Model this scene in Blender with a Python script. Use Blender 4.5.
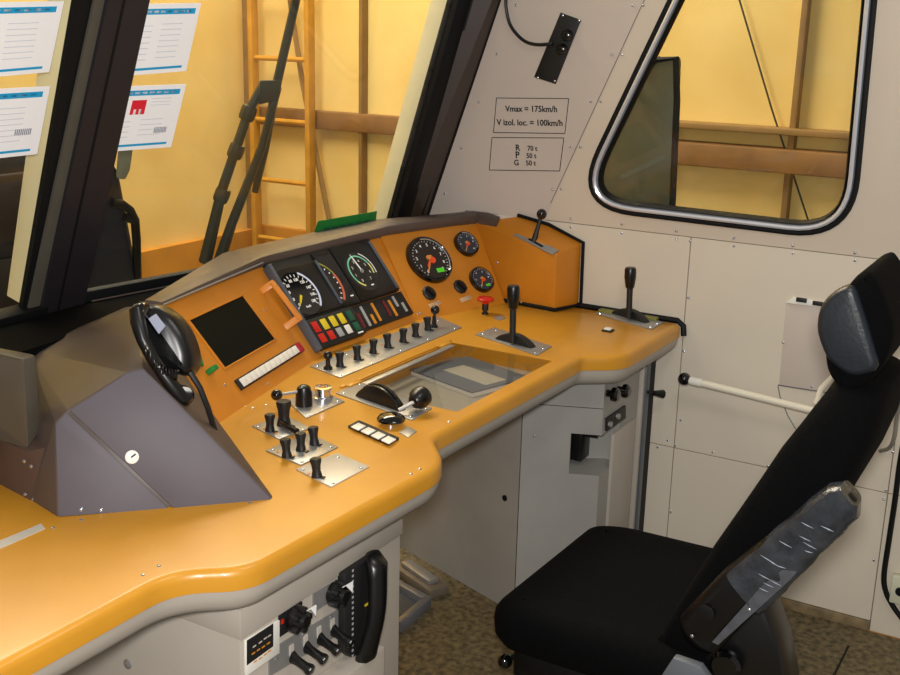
import bpy, bmesh, math, random
from mathutils import Vector, Matrix
random.seed(7)
for o in list(bpy.data.objects): bpy.data.objects.remove(o)
scene = bpy.context.scene
COL = scene.collection
# ------------------------------------------------------------------ camera
H = 1.60                       # eye height over the cab floor
FPX = 1130.6                   # focal length in pixels of the 900x675 frame
YAW, PITCH, ROLL = [math.radians(a) for a in (59.57, 15.39, 1.43)]
_fw = Vector((math.sin(YAW)*math.cos(PITCH), math.cos(YAW)*math.cos(PITCH), -math.sin(PITCH)))
_rt = Vector((math.cos(YAW), -math.sin(YAW), 0)); _up = _rt.cross(_fw)
CR = math.cos(ROLL)*_rt + math.sin(ROLL)*_up
CU = -math.sin(ROLL)*_rt + math.cos(ROLL)*_up
CAM = Vector((0, 0, H))
cam_data = bpy.data.cameras.new('camera'); cam = bpy.data.objects.new('camera', cam_data); COL.objects.link(cam)
cam_data.sensor_width = 36; cam_data.lens = FPX/900*36; cam_data.clip_start = 0.02
cam.matrix_world = Matrix((( CR.x, CU.x, -_fw.x, CAM.x), (CR.y, CU.y, -_fw.y, CAM.y), (CR.z, CU.z, -_fw.z, CAM.z), (0,0,0,1)))
scene.camera = cam
# ------------------------------------------------------------------ world, lights, exposure
world = bpy.data.worlds.new('hall_light'); scene.world = world; world.use_nodes = True
world.node_tree.nodes['Background'].inputs[0].default_value = (1.0, 0.95, 0.87, 1)
world.node_tree.nodes['Background'].inputs[1].default_value = 0.24
def area(name, loc, target, size, power, color, size_y=None):
    l = bpy.data.lights.new(name, 'AREA'); l.energy = power; l.color = color; l.size = size
    if size_y: l.shape = 'RECTANGLE'; l.size_y = size_y
    o = bpy.data.objects.new(name, l); COL.objects.link(o); o.location = loc
    o.rotation_euler = (Vector(target)-Vector(loc)).to_track_quat('-Z', 'Y').to_euler()
    return o
area('camera_flash', (0.0, 0.0, 1.68), (2.2, 1.25, 0.85), 0.12, 42, (1.0, 0.98, 0.95))
area('cab_ceiling_lamp', (1.5, 0.35, 2.25), (1.9, 0.9, 0.7), 0.5, 5, (1.0, 0.96, 0.90), 0.3)
area('hall_lamps', (4.15, 3.2, 4.6), (5.25, 3.0, 1.3), 1.2, 330, (1.0, 0.91, 0.72), 5.0)
scene.view_settings.view_transform = 'Standard'; scene.view_settings.look = 'None'
scene.view_settings.gamma = 1.0; scene.view_settings.use_curve_mapping = False
scene.view_settings.exposure = 0.0
# ------------------------------------------------------------------ pixel -> place
def ray(x, y): return _fw + CR*((x-450)/FPX) - CU*((y-337.5)/FPX)
def onz(x, y, z): d = ray(x, y); return CAM + d*((z-H)/d.z)
def onx(x, y, X): d = ray(x, y); return CAM + d*(X/d.x)
def ony(x, y, Y): d = ray(x, y); return CAM + d*(Y/d.y)
def onp(x, y, p, n): d = ray(x, y); return CAM + d*(n.dot(p-CAM)/n.dot(d))
# ------------------------------------------------------------------ materials
def lin(c):
    return tuple(((v/255)/12.92 if v/255 <= .04045 else (((v/255)+.055)/1.055)**2.4) for v in c) + (1.0,)
MATS = {}
def mat(name, rgb, rough=.5, metal=0, var=.0, vscale=8, bump=0, bscale=60, spec=.5, coat=0, trans=0, alpha=1, emit=0, rgb2=None, aniso=None):
    if name in MATS: return MATS[name]
    m = bpy.data.materials.new(name); m.use_nodes = True; nt = m.node_tree; N = nt.nodes; L = nt.links
    b = N['Principled BSDF']
    b.inputs['Roughness'].default_value = rough; b.inputs['Metallic'].default_value = metal
    b.inputs['Specular IOR Level'].default_value = spec; b.inputs['Coat Weight'].default_value = coat
    b.inputs['Coat Roughness'].default_value = .08
    b.inputs['Transmission Weight'].default_value = trans; b.inputs['Alpha'].default_value = alpha
    tc = N.new('ShaderNodeTexCoord')
    geo = N.new('ShaderNodeNewGeometry')
    mp = N.new('ShaderNodeMapping'); L.new(geo.outputs['Position'], mp.inputs[0])
    if aniso: mp.inputs['Scale'].default_value = aniso
    n = N.new('ShaderNodeTexNoise'); n.inputs['Scale'].default_value = vscale; n.inputs['Detail'].default_value = 5
    L.new(mp.outputs[0], n.inputs['Vector'])
    cr = N.new('ShaderNodeValToRGB'); c = lin(rgb)
    c2 = lin(rgb2) if rgb2 else tuple(v*(1-var) for v in c[:3])+(1,)
    cr.color_ramp.elements[0].position = .32; cr.color_ramp.elements[1].position = .68
    cr.color_ramp.elements[0].color = c2; cr.color_ramp.elements[1].color = c
    L.new(n.outputs['Fac'], cr.inputs[0]); L.new(cr.outputs[0], b.inputs['Base Color'])
    if emit:
        L.new(cr.outputs[0], b.inputs['Emission Color']); b.inputs['Emission Strength'].default_value = emit
    if bump:
        n2 = N.new('ShaderNodeTexNoise'); n2.inputs['Scale'].default_value = bscale; n2.inputs['Detail'].default_value = 3
        L.new(mp.outputs[0], n2.inputs['Vector'])
        bp = N.new('ShaderNodeBump'); bp.inputs['Strength'].default_value = bump; bp.inputs['Distance'].default_value = .004
        L.new(n2.outputs['Fac'], bp.inputs['Height']); L.new(bp.outputs[0], b.inputs['Normal'])
    MATS[name] = m; return m
def glass_mat(name, tint=(1,1,1), amount=.06):
    m = bpy.data.materials.new(name); m.use_nodes = True; nt = m.node_tree; N = nt.nodes; L = nt.links
    N.remove(N['Principled BSDF']); out = N['Material Output']
    t = N.new('ShaderNodeBsdfTransparent'); t.inputs[0].default_value = (*tint, 1)
    g = N.new('ShaderNodeBsdfGlossy'); g.inputs['Roughness'].default_value = .02; g.inputs[0].default_value = (.9,.92,.95,1)
    lw = N.new('ShaderNodeLayerWeight'); lw.inputs[0].default_value = .5
    pw = N.new('ShaderNodeMath'); pw.operation = 'POWER'; pw.inputs[1].default_value = 4.0; L.new(lw.outputs['Facing'], pw.inputs[0])
    ma = N.new('ShaderNodeMath'); ma.operation = 'MULTIPLY_ADD'; ma.inputs[1].default_value = .35; ma.inputs[2].default_value = amount*.35; L.new(pw.outputs[0], ma.inputs[0])
    mx = N.new('ShaderNodeMixShader'); L.new(ma.outputs[0], mx.inputs[0]); L.new(t.outputs[0], mx.inputs[1]); L.new(g.outputs[0], mx.inputs[2])
    L.new(mx.outputs[0], out.inputs[0]); MATS[name] = m; return m
ORANGE = mat('orange_paint', (203,142,38), .36, var=.10, vscale=7, bump=.05, bscale=90, coat=.12)
ORANGE_P = mat('orange_panel_paint', (205,128,30), .42, var=.10, vscale=9, bump=.05, bscale=90)
GREY = mat('grey_beige_paint', (176,167,155), .45, var=.07, vscale=6, bump=.04)
GREY_D = mat('grey_panel_paint', (161,158,152), .5, var=.14, vscale=5, bump=.05)
WALL = mat('cream_wall_sheet', (219,208,190), .42, var=.06, vscale=3, bump=.04, bscale=40)
WALL_U = mat('cream_wall_upper', (213,199,181), .42, var=.05, vscale=3, bump=.04, bscale=40)
SHEET = mat('pale_pillar_sheet', (203,190,179), .42, var=.05, vscale=3, bump=.03, bscale=40)
CREAMOUT = mat('cream_body_paint', (240,228,190), .45, var=.05)
HOOD = mat('dark_purple_grey_plastic', (84,77,84), .58, var=.10, vscale=12, bump=.05)
HOOD_B = mat('brown_grey_plastic', (88,76,70), .42, var=.12, vscale=10, bump=.06)
BROWN = mat('dark_brown_post', (52,37,30), .45, var=.2, vscale=14)
PILLAR = mat('dark_pillar_paint', (34,30,35), .45, var=.2, vscale=16)
PILLAR_G = mat('grey_pillar_edge', (84,80,70), .5, var=.15, vscale=16)
RUBBER = mat('black_rubber', (11,12,14), .6, var=.1, spec=.25)
BLACK = mat('black_plastic', (13,13,14), .32, var=.1)
BLACKM = mat('matt_black_plastic', (24,24,25), .55, var=.15)
GLOSSB = mat('gloss_black', (8,8,9), .1, coat=.5)
SCREEN = mat('dark_screen', (4,9,5), .6, spec=.12)
FABRIC = mat('black_seat_fabric', (4,4,5), .95, var=.35, vscale=90, bump=.5, bscale=260, spec=.12)
LEATHER = mat('black_leather', (30,35,42), .38, var=.15, vscale=30, bump=.15, bscale=120)
STEEL = mat('brushed_aluminium', (168,166,164), .38, metal=.55, var=.12, vscale=18)
PLATE = mat('pale_plate', (205,198,186), .4, metal=.15, var=.06, vscale=16)
CHROME = mat('chrome', (228,230,236), .2, metal=1)
SCREW = mat('screw_steel', (200,205,215), .22, metal=.9)
WHITE = mat('white_plastic', (236,232,222), .4, var=.04)
WHITEP = mat('white_print', (245,245,245), .5)
RED = mat('red_plastic', (205,34,18), .3, var=.05)
ORANGERED = mat('orange_red_print', (235,80,30), .4)
GREEN = mat('green_label', (35,130,55), .45, var=.2, vscale=60)
LIME = mat('lime_sticker', (90,225,50), .5)
TEALG = mat('pale_green_print', (120,200,165), .5)
YELLOW = mat('yellow_print', (225,200,40), .5)
AMBER = mat('amber_lens', (214,138,36), .3); DRED = mat('dark_red_lens', (110,22,28), .3); DGREEN = mat('dark_green_lens', (20,84,62), .3)
LGREY = mat('pale_grey_lens', (165,165,165), .3)
NEEDLE = mat('needle_orange', (214,140,70), .5)
DIAL = mat('dial_brown_black', (36,28,24), .4)
PAPER = mat('white_paper', (250,250,252), .8)
CYAN = mat('cyan_ink', (20,160,215), .7); INK = mat('faint_ink', (214,218,228), .8); INKD = mat('grey_ink', (130,130,150), .8); REDINK = mat('red_ink', (225,25,50), .7)
HALL = mat('yellow_hall_wall', (240,211,136), .8, var=.12, vscale=2.2, bump=.06, bscale=20, rgb2=(230,196,116))
HALLD = mat('ochre_hall_plinth', (205,142,50), .8, var=.2, vscale=5)
BEAM = mat('brown_beam', (140,100,56), .6, var=.25, vscale=6)
LADDERM = mat('yellow_ladder_paint', (208,150,52), .5, var=.2, vscale=12)
POST = mat('grey_post', (150,116,66), .6, var=.2, vscale=9)
WIPER = mat('wiper_steel', (58,56,44), .4, var=.2, vscale=25)
MIRROR = mat('dark_mirror_back', (92,92,70), .4, var=.25, vscale=9)
FLOORM = mat('speckled_floor', (128,112,80), .7, var=.5, vscale=55, bump=.5, bscale=110, rgb2=(66,57,38))
DARKOUT = mat('dark_blue_cloth', (26,27,36), .8, var=.3, vscale=8)
TAPE = mat('clear_wrap_film', (58,61,67), .16, var=.55, vscale=30, bump=1.0, bscale=34, aniso=(1,1,1))
BLUEB = mat('blue_grey_binder', (104,110,124), .5, var=.1)
FRAMEG = mat('blue_grey_frame', (92,98,108), .35, metal=.3)
GLASS = glass_mat('window_glass', (.97,.98,.96)); CLEAR = glass_mat('clear_cover', (.90,.90,.88))
# ------------------------------------------------------------------ mesh helpers
WORIG = {}
I4 = Matrix.Identity(4)
def frame(o, u, v):
    u = Vector(u).normalized(); v = Vector(v); v = (v - u*v.dot(u)).normalized(); n = u.cross(v)
    return Matrix(((u.x,v.x,n.x,o[0]),(u.y,v.y,n.y,o[1]),(u.z,v.z,n.z,o[2]),(0,0,0,1)))
def along(o, d):
    d = Vector(d).normalized(); a = Vector((0,0,1)) if abs(d.z) < .9 else Vector((1,0,0))
    u = a.cross(d).normalized(); v = d.cross(u); return Matrix(((u.x,v.x,d.x,o[0]),(u.y,v.y,d.y,o[1]),(u.z,v.z,d.z,o[2]),(0,0,0,1)))
class B:
    def __init__(s): s.bm = bmesh.new()
    def add(s, tb, m=None):
        if m is not None: bmesh.ops.transform(tb, matrix=m, verts=tb.verts)
        me = bpy.data.meshes.new('t'); tb.to_mesh(me); tb.free(); s.bm.from_mesh(me); bpy.data.meshes.remove(me); return s
    def box(s, x0, x1, y0, y1, z0, z1, m=None, bev=0, seg=2):
        t = bmesh.new(); bmesh.ops.create_cube(t, size=1)
        for v in t.verts: v.co = Vector(((x0+x1)/2+v.co.x*(x1-x0), (y0+y1)/2+v.co.y*(y1-y0), (z0+z1)/2+v.co.z*(z1-z0)))
        if bev: bmesh.ops.bevel(t, geom=t.edges[:], offset=bev, segments=seg, affect='EDGES', profile=.5)
        return s.add(t, m)
    def prism(s, pts, z0, z1, m=None, bev=0, seg=2):
        t = bmesh.new(); lo = [t.verts.new((p[0], p[1], z0)) for p in pts]; hi = [t.verts.new((p[0], p[1], z1)) for p in pts]
        n = len(pts); t.faces.new(lo[::-1]); t.faces.new(hi)
        for i in range(n): t.faces.new((lo[i], lo[(i+1)%n], hi[(i+1)%n], hi[i]))
        bmesh.ops.recalc_face_normals(t, faces=t.faces[:])
        if bev: bmesh.ops.bevel(t, geom=t.edges[:], offset=bev, segments=seg, affect='EDGES', profile=.5)
        return s.add(t, m)
    def hull(s, pts, bev=0, seg=2, m=None):          # convex solid through points
        t = bmesh.new(); [t.verts.new(p) for p in pts]
        bmesh.ops.convex_hull(t, input=t.verts[:])
        bmesh.ops.dissolve_limit(t, angle_limit=.02, verts=t.verts[:], edges=t.edges[:])
        if bev: bmesh.ops.bevel(t, geom=t.edges[:], offset=bev, segments=seg, affect='EDGES', profile=.5)
        return s.add(t, m)
    def slabpoly(s, pts, thick, bev=0):               # world polygon thickened along vector
        th = Vector(thick); t = bmesh.new()
        a = [t.verts.new(Vector(p)) for p in pts]; b = [t.verts.new(Vector(p)+th) for p in pts]; n = len(pts)
        t.faces.new(a); t.faces.new(b[::-1])
        for i in range(n): t.faces.new((a[i], b[i], b[(i+1)%n], a[(i+1)%n]))
        bmesh.ops.recalc_face_normals(t, faces=t.faces[:])
        if bev: bmesh.ops.bevel(t, geom=t.edges[:], offset=bev, segments=2, affect='EDGES', profile=.5)
        return s.add(t)
    def lathe(s, prof, m=None, seg=20):               # profile (r, z) list about local z
        t = bmesh.new(); rings = []
        for r, z in prof:
            if r < 1e-6: rings.append([t.verts.new((0, 0, z))])
            else: rings.append([t.verts.new((r*math.cos(2*math.pi*i/seg), r*math.sin(2*math.pi*i/seg), z)) for i in range(seg)])
        for a, b in zip(rings, rings[1:]):
            for i in range(seg):
                j = (i+1) % seg
                f = [a[i%len(a)], a[j%len(a)], b[j%len(b)], b[i%len(b)]]; f2 = []
                [f2.append(v) for v in f if v not in f2]
                if len(f2) > 2: t.faces.new(f2)
        if len(rings[0]) > 1: t.faces.new(rings[0][::-1])
        if len(rings[-1]) > 1: t.faces.new(rings[-1])
        bmesh.ops.recalc_face_normals(t, faces=t.faces[:])
        return s.add(t, m)
    def loft(s, secs, m=None, closed_ends=True):
        t = bmesh.new(); R = [[t.verts.new(p) for p in sec] for sec in secs]; n = len(secs[0])
        for a, b in zip(R, R[1:]):
            for i in range(n): t.faces.new((a[i], a[(i+1)%n], b[(i+1)%n], b[i]))
        if closed_ends: t.faces.new(R[0][::-1]); t.faces.new(R[-1])
        bmesh.ops.recalc_face_normals(t, faces=t.faces[:])
        return s.add(t, m)
    def tube(s, pts, r, seg=10, rad=None):
        pts = [Vector(p) for p in pts]; secs = []; up = None
        for i, p in enumerate(pts):
            d = (pts[min(i+1, len(pts)-1)] - pts[max(i-1, 0)]).normalized()
            if up is None:
                a = Vector((0,0,1)) if abs(d.z) < .9 else Vector((1,0,0)); up = a.cross(d).normalized()
            up = (up - d*up.dot(d)).normalized(); w = d.cross(up); rr = rad[i] if rad else r
            secs.append([p + up*(rr*math.cos(2*math.pi*k/seg)) + w*(rr*math.sin(2*math.pi*k/seg)) for k in range(seg)])
        return s.loft(secs)
    def ring(s, loop_a, loop_b):                      # strip between two closed loops
        t = bmesh.new(); a = [t.verts.new(p) for p in loop_a]; b = [t.verts.new(p) for p in loop_b]; n = len(a)
        for i in range(n): t.faces.new((a[i], a[(i+1)%n], b[(i+1)%n], b[i]))
        return s.add(t)
    def ball(s, c, r, seg=16):
        return s.lathe([(r*math.sin(math.pi*k/10), -r*math.cos(math.pi*k/10)) for k in range(11)], Matrix.Translation(Vector(c)), seg)
    def arc(s, cx, cy, r0, r1, a0, a1, z0, z1, m=None, n=18):   # flat ring sector, degrees
        A = [math.radians(a0+(a1-a0)*i/n) for i in range(n+1)]
        pts = [(cx+r1*math.cos(a), cy+r1*math.sin(a)) for a in A] + [(cx+r0*math.cos(a), cy+r0*math.sin(a)) for a in A[::-1]]
        t = bmesh.new(); k = len(A)
        lo = [t.verts.new((x, y, z0)) for x, y in pts]; hi = [t.verts.new((x, y, z1)) for x, y in pts]
        for i in range(k-1):
            t.faces.new((hi[i], hi[i+1], hi[2*k-2-i], hi[2*k-1-i]))
        for i in range(2*k): t.faces.new((lo[i], lo[(i+1)%(2*k)], hi[(i+1)%(2*k)], hi[i]))
        bmesh.ops.recalc_face_normals(t, faces=t.faces[:])
        return s.add(t, m)
    def obj(s, name, m, parent=None, smooth=35, base=False):
        me = bpy.data.meshes.new(name); bm = s.bm
        xs = [v.co for v in bm.verts]
        lo = Vector((min(v.x for v in xs), min(v.y for v in xs), min(v.z for v in xs))); hi = Vector((max(v.x for v in xs), max(v.y for v in xs), max(v.z for v in xs)))
        og = (lo+hi)/2
        if parent is None: og.z = lo.z
        for v in bm.verts: v.co -= og
        bm.to_mesh(me); bm.free()
        me.polygons.foreach_set('use_smooth', [True]*len(me.polygons)); me.set_sharp_from_angle(angle=math.radians(smooth))
        me.materials.append(m)
        o = bpy.data.objects.new(name, me); COL.objects.link(o)
        WORIG[o.name] = og
        if parent: o.parent = parent; o.location = og - WORIG[parent.name]
        else: o.location = og
        return o
def tag(o, label=None, cat=None, group=None, kind=None):
    if label: o['label'] = label
    if cat: o['category'] = cat
    if group: o['group'] = group
    if kind: o['kind'] = kind
    return o
def thing(name, loc, label=None, cat=None, group=None, kind=None):
    o = bpy.data.objects.new(name, None); COL.objects.link(o); o.location = loc; o.empty_display_size = .05
    WORIG[o.name] = Vector(loc); return tag(o, label, cat, group, kind)
def put(me, name, parent, p, rot=None, m=None):       # shared-mesh piece at a world point
    o = bpy.data.objects.new(name, me); COL.objects.link(o); o.parent = parent; o.location = Vector(p) - WORIG[parent.name]; WORIG[o.name] = Vector(p)
    if rot is not None: o.rotation_euler = rot.to_3x3().to_euler()
    return o
def mesh_of(b, m, name='piece'):
    me = bpy.data.meshes.new(name); b.bm.to_mesh(me); b.bm.free(); me.polygons.foreach_set('use_smooth', [True]*len(me.polygons)); me.set_sharp_from_angle(angle=math.radians(40)); me.materials.append(m); return me
def text_obj(name, s, M, size, m, parent, align='LEFT', ex=.0004):
    cu = bpy.data.curves.new(name, 'FONT'); cu.body = s; cu.size = size; cu.extrude = ex; cu.offset = size*.016; cu.align_x = align; cu.resolution_u = 3
    tmp = bpy.data.objects.new('tmp', cu); COL.objects.link(tmp)
    dg = bpy.context.evaluated_depsgraph_get(); me = bpy.data.meshes.new_from_object(tmp.evaluated_get(dg)); bpy.data.objects.remove(tmp)
    b = B(); b.bm.from_mesh(me); bpy.data.meshes.remove(me); bmesh.ops.transform(b.bm, matrix=M, verts=b.bm.verts)
    return b.obj(name, m, parent)
def round_poly(pts, rad, n=5):
    out = []; N = len(pts)
    for i, p in enumerate(pts):
        p = Vector(p); a = Vector(pts[i-1]); c = Vector(pts[(i+1)%N]); r = rad[i] if isinstance(rad, (list, tuple)) else rad
        if r <= 0: out.append(p); continue
        d1 = (a-p); d2 = (c-p); l = min(r, d1.length*.48, d2.length*.48); p1 = p + d1.normalized()*l; p2 = p + d2.normalized()*l
        for k in range(n+1):
            t = k/n; out.append(p1*(1-t)**2 + p*2*t*(1-t) + p2*t*t)
    return out
def inset(pts, d):                                    # polygon (ccw) moved inwards by d
    out = []; N = len(pts)
    for i in range(N):
        a, p, c = pts[i-1], pts[i], pts[(i+1)%N]
        e1 = (p-a).normalized(); e2 = (c-p).normalized(); n1 = Vector((-e1.y, e1.x)); n2 = Vector((-e2.y, e2.x))
        b = (n1+n2); b.normalize(); k = d/max(.4, b.dot(n1)); out.append(p + b*k)
    return out
def profile_slab(outline, prof, hole=None, hole_z=None, bottom=False):
    b = B(); t = bmesh.new(); rings = []
    for off, z in prof: rings.append([t.verts.new((p.x, p.y, z)) for p in inset(outline, off)])
    n = len(outline)
    for a, c in zip(rings, rings[1:]):
        for i in range(n): t.faces.new((a[i], a[(i+1)%n], c[(i+1)%n], c[i]))
    ed = [t.edges.get((rings[0][i], rings[0][(i+1)%n])) for i in range(n)]
    if hole:
        hv = [t.verts.new((p[0], p[1], prof[0][1])) for p in hole]; hl = [t.verts.new((p[0], p[1], hole_z)) for p in hole]; k = len(hole)
        ed += [t.edges.new((hv[i], hv[(i+1)%k])) for i in range(k)]
        for i in range(k): t.faces.new((hv[i], hv[(i+1)%k], hl[(i+1)%k], hl[i]))
    bmesh.ops.triangle_fill(t, use_beauty=True, use_dissolve=False, edges=ed)
    if bottom: t.faces.new(rings[-1])
    bmesh.ops.recalc_face_normals(t, faces=t.faces[:])
    b.add(t); return b
V = Vector
def spline(pts, n=5):                                 # smooth path through points
    P = [Vector(p) for p in pts]; P = [P[0]*2-P[1]] + P + [P[-1]*2-P[-2]]; out = []
    for a, b, c, d in zip(P, P[1:], P[2:], P[3:]):
        for k in range(n):
            t = k/n; out.append(((b*2) + (c-a)*t + (a*2-b*5+c*4-d)*t*t + (b*3-a-c*3+d)*t**3)*.5)
    return out + [P[-2]]
# ------------------------------------------------------------------ key planes of the cab
ZD = .797                       # desk top
XW = 3.05                       # side wall, lower
ZS = 1.045                      # height of the wall seam
UPT = .11                       # inward lean of the upper wall
def onwall(x, y): return onx(x, y, XW)
UWP = V((XW, 0, ZS)); UWN = V((-1, 0, -UPT)).normalized()
def onup(x, y): return onp(x, y, UWP, UWN)
WSP = V((1.796, 2.039, 1.0)); WSD = V((1, -.138, 0)).normalized(); WSU = V((0, -.31, 1))
WSN = WSD.cross(WSU).normalized()
if WSN.y > 0: WSN = -WSN        # towards the cab
def onws(x, y, off=0): return onp(x, y, WSP + WSN*off, WSN)
WLP = V((1.70, 2.045, 1.0)); WLD = V((1, .06, 0)).normalized(); WLN = WLD.cross(WSU).normalized()
if WLN.y > 0: WLN = -WLN
def onwl(x, y, off=0): return onp(x, y, WLP + WLN*off, WLN)
def wspt(x, z, off=0):          # point of the right windscreen plane for given x, z
    return V((x, 2.039 - .138*(x-1.796) - .31*(z-1), z)) + WSN*off
def wlpt(x, z, off=0):
    return V((x, 2.045 + .06*(x-1.70) - .31*(z-1), z)) + WLN*off
seamA = onup(560, 183); seamB = onup(647, -6); frontA = onx(430, 211, 3.062)
SPN = (seamB-seamA).cross(frontA-seamA).normalized()
if SPN.x > 0: SPN = -SPN
def onsheet(x, y, off=0): return onp(x, y, seamA + SPN*off, SPN)
# ================================================================== SETTING
def loc2(M, P): return (M.inverted() @ P)
# ---- floor with sheet joints
floor = tag(B().box(.2, XW, -.5, 2.1, -.06, -.004).obj('floor', mat('joint_dark', (34,29,22), .9)), kind='structure')
fx = onz(842, 643, 0).x; fy = onz(841, 661, 0).y
for (x0, x1, y0, y1) in ((fx, XW, -.5, 2.1), (1.7, fx, -.5, fy), (1.7, fx, fy, 2.1), (.2, 1.7, -.5, fy), (.2, 1.7, fy, 2.1)):
    B().box(x0+.003, x1-.003, y0+.003, y1-.003, -.01, 0, bev=.001, seg=1).obj('floor_sheet', FLOORM, floor)
# ---- side wall
wall = thing('wall_right', (XW, .8, 0), kind='structure')
ys1 = onwall(684, 325).y; ys2 = onwall(882, 536).y; zl = onwall(760, 466).z
B().box(XW+.004, XW+.05, -.4, 1.75, 0, ZS, ).obj('wall_core', mat('joint_grey', (120,108,92), .8), wall)
g = .0012
for (y0, y1, z0, z1) in ((ys1, 1.72, zl, ZS), (ys1, 1.72, .0, zl), (ys2, ys1, zl, ZS), (ys2, ys1, .03, zl), (-.4, ys2, zl, ZS), (-.4, ys2, 0, zl)):
    B().box(XW-.001, XW+.006, y0+g, y1-g, z0+g, z1-g, bev=.0008, seg=1).obj('wall_sheet', WALL, wall)
B().box(XW-.006, XW+.002, ys2, ys1+.3, 0, .03, bev=.002).obj('skirting_strip', mat('worn_skirting', (150,128,92), .6, var=.5, vscale=25), wall)
FU = frame(UWP, (0,-1,0), (-UPT,0,1))
def up2(px, py): q = loc2(FU, onup(px, py)); return V((q.x, q.y))
win = [up2(574,205), up2(850,238), up2(881,-90), up2(715,-90)]
wloop = round_poly(win, [.19, .16, .09, .07], 10)
outer = [up2(545,222), V((-.1, .001)), V((-.1, .95)), up2(707,-135)]
outer[0].y = .001
t = B(); tb = bmesh.new()
o1 = [tb.verts.new((p.x, p.y, 0)) for p in outer]; w1 = [tb.verts.new((p.x, p.y, 0)) for p in wloop]
ed = [tb.edges.new((o1[i], o1[(i+1)%4])) for i in range(4)] + [tb.edges.new((w1[i], w1[(i+1)%len(w1)])) for i in range(len(w1))]
bmesh.ops.triangle_fill(tb, use_beauty=True, edges=ed)
r = bmesh.ops.extrude_face_region(tb, geom=tb.faces[:]); bmesh.ops.translate(tb, verts=[v for v in r['geom'] if isinstance(v, bmesh.types.BMVert)], vec=(0,0,-.04))
bmesh.ops.recalc_face_normals(tb, faces=tb.faces[:])
t.add(tb, FU).obj('upper_wall_sheet', WALL_U, wall, smooth=20)
# pillar sheet beside the windscreen post
shpts = [onsheet(*q) for q in ((705,-130), (543,224), (414,242), (543,-130))]
B().slabpoly(shpts, -SPN*.02).obj('pillar_sheet', SHEET, wall)
B().tube([seamA + (seamA-seamB)*.12, seamB + (seamB-seamA)*.4], .0012, 5).obj('sheet_joint', mat('joint_grey', (120,108,92), .8), wall)
# rivets
rv = mesh_of(B().lathe([(.0042,0),(.004,.0016),(.0026,.003),(0,.0034)], seg=8), SCREW, 'rivet')
def rivets(pts, fn, n):
    rot = along((0,0,0), n)
    for q in pts: put(rv, 'rivet', wall, fn(*q) + n*.0008, rot)
NW = V((-1,0,0))
rivets([(571,227),(622,233),(676.6,238.6),(734,246),(793,253),(855,260.5),(690.5,241),(688.5,297.5),(684,351),(676,446),(671,512),(668,440),(713,452),(768,466),(681,420),(893,452),(886,490),(884,499),(874,560),(862,620),(806,606),(658,447)], onwall, NW)
rivets([(571,218.5),(622,224),(676.6,231),(734,238),(793,245.5),(855,252.8)], onup, UWN)
rivets([(643.4,5.3),(622,54.6),(601,101.5),(580.5,147),(561.5,189)], onup, UWN)
rivets([(633,5.3),(612,54.6),(591,101.5),(571,147),(553,189.5),(516.5,5),(497.3,54),(479,102),(462,148),(445,193.5)], onsheet, SPN)
# ---- side window
w3 = thing('window_1', onup(740, 150), kind='structure')
def loop3(d, z): return [FU @ V((p.x, p.y, z)) for p in inset(wloop, d)]
def bead(name, m, d0, d1, z0, z1, par):
    b = B(); mid = (d0+d1)/2; L_ = [(d0, z0), (d0+(d1-d0)*.15, z1*.8+z0*.2), (mid, z1), (d1-(d1-d0)*.15, z1*.8+z0*.2), (d1, z0)]
    for (a, za), (c, zc) in zip(L_, L_[1:]): b.ring(loop3(a, za), loop3(c, zc))
    bmesh.ops.remove_doubles(b.bm, verts=b.bm.verts, dist=1e-5); bmesh.ops.recalc_face_normals(b.bm, faces=b.bm.faces[:])
    return b.obj(name, m, par, smooth=50)
bead('rubber_seal', RUBBER, -.012, .004, -.001, .010, w3)
bead('chrome_trim', mat('polished_trim',(236,239,248),.28,metal=.55), .003, .018, .0, .014, w3)
bead('inner_seal', RUBBER, .017, .027, -.02, .008, w3)
B().prism(inset(wloop, .02), -.022, -.016, FU).obj('glass_pane', GLASS, w3)
# ---- front windows: right and left windscreen
def pxline(a, b, y): return a[0] + (b[0]-a[0])*(y-a[1])/(b[1]-a[1])
def strip(name, m, par, l0, l1, fn, y0, y1, off0, off1, n):   # band between two pixel lines laid on a windscreen plane
    P = [fn(pxline(*l0, y0), y0), fn(pxline(*l1, y0), y0), fn(pxline(*l1, y1), y1), fn(pxline(*l0, y1), y1)]
    return B().slabpoly([p + n*off0 for p in P], n*(off1-off0)).obj(name, m, par)
ws = thing('window_2', wspt(2.3, 1.0), kind='structure')
P = [wspt(1.79,.97), wspt(2.87,.97), wspt(2.87,1.80), wspt(1.79,1.80)]
B().slabpoly(P, WSN*.006).obj('glass_pane', GLASS, ws)
def wsbox(name, m, par, x0, x1, z0, z1, o0, o1, f=wspt):
    P = [f(x0,z0), f(x1,z0), f(x1,z1), f(x0,z1)]; n = WSN if f is wspt else WLN
    return B().slabpoly([p+n*o0 for p in P], n*(o1-o0), bev=.003).obj(name, m, par)
wsbox('rubber_seal', RUBBER, ws, 2.845, 2.905, .95, 1.8, -.004, .016)
wsbox('outer_seal', RUBBER, ws, 2.842, 2.87, .95, 1.8, -.022, -.004)
wsbox('body_reveal', CREAMOUT, ws, 2.852, 2.95, .9, 1.8, -.085, -.022)
wsbox('lower_seal', RUBBER, ws, 1.77, 2.86, .93, .985, -.005, .012)
wsbox('ledge_highlight', HOOD_B, ws, 1.80, 2.80, .958, .962, .012, .017)  # thin tan strip drawn as the highlight along the ledge
wl = thing('window_3', wlpt(1.2, 1.0), kind='structure')
P = [wlpt(.5,.97), wlpt(1.68,.97), wlpt(1.68,1.80), wlpt(.5,1.80)]
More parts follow.
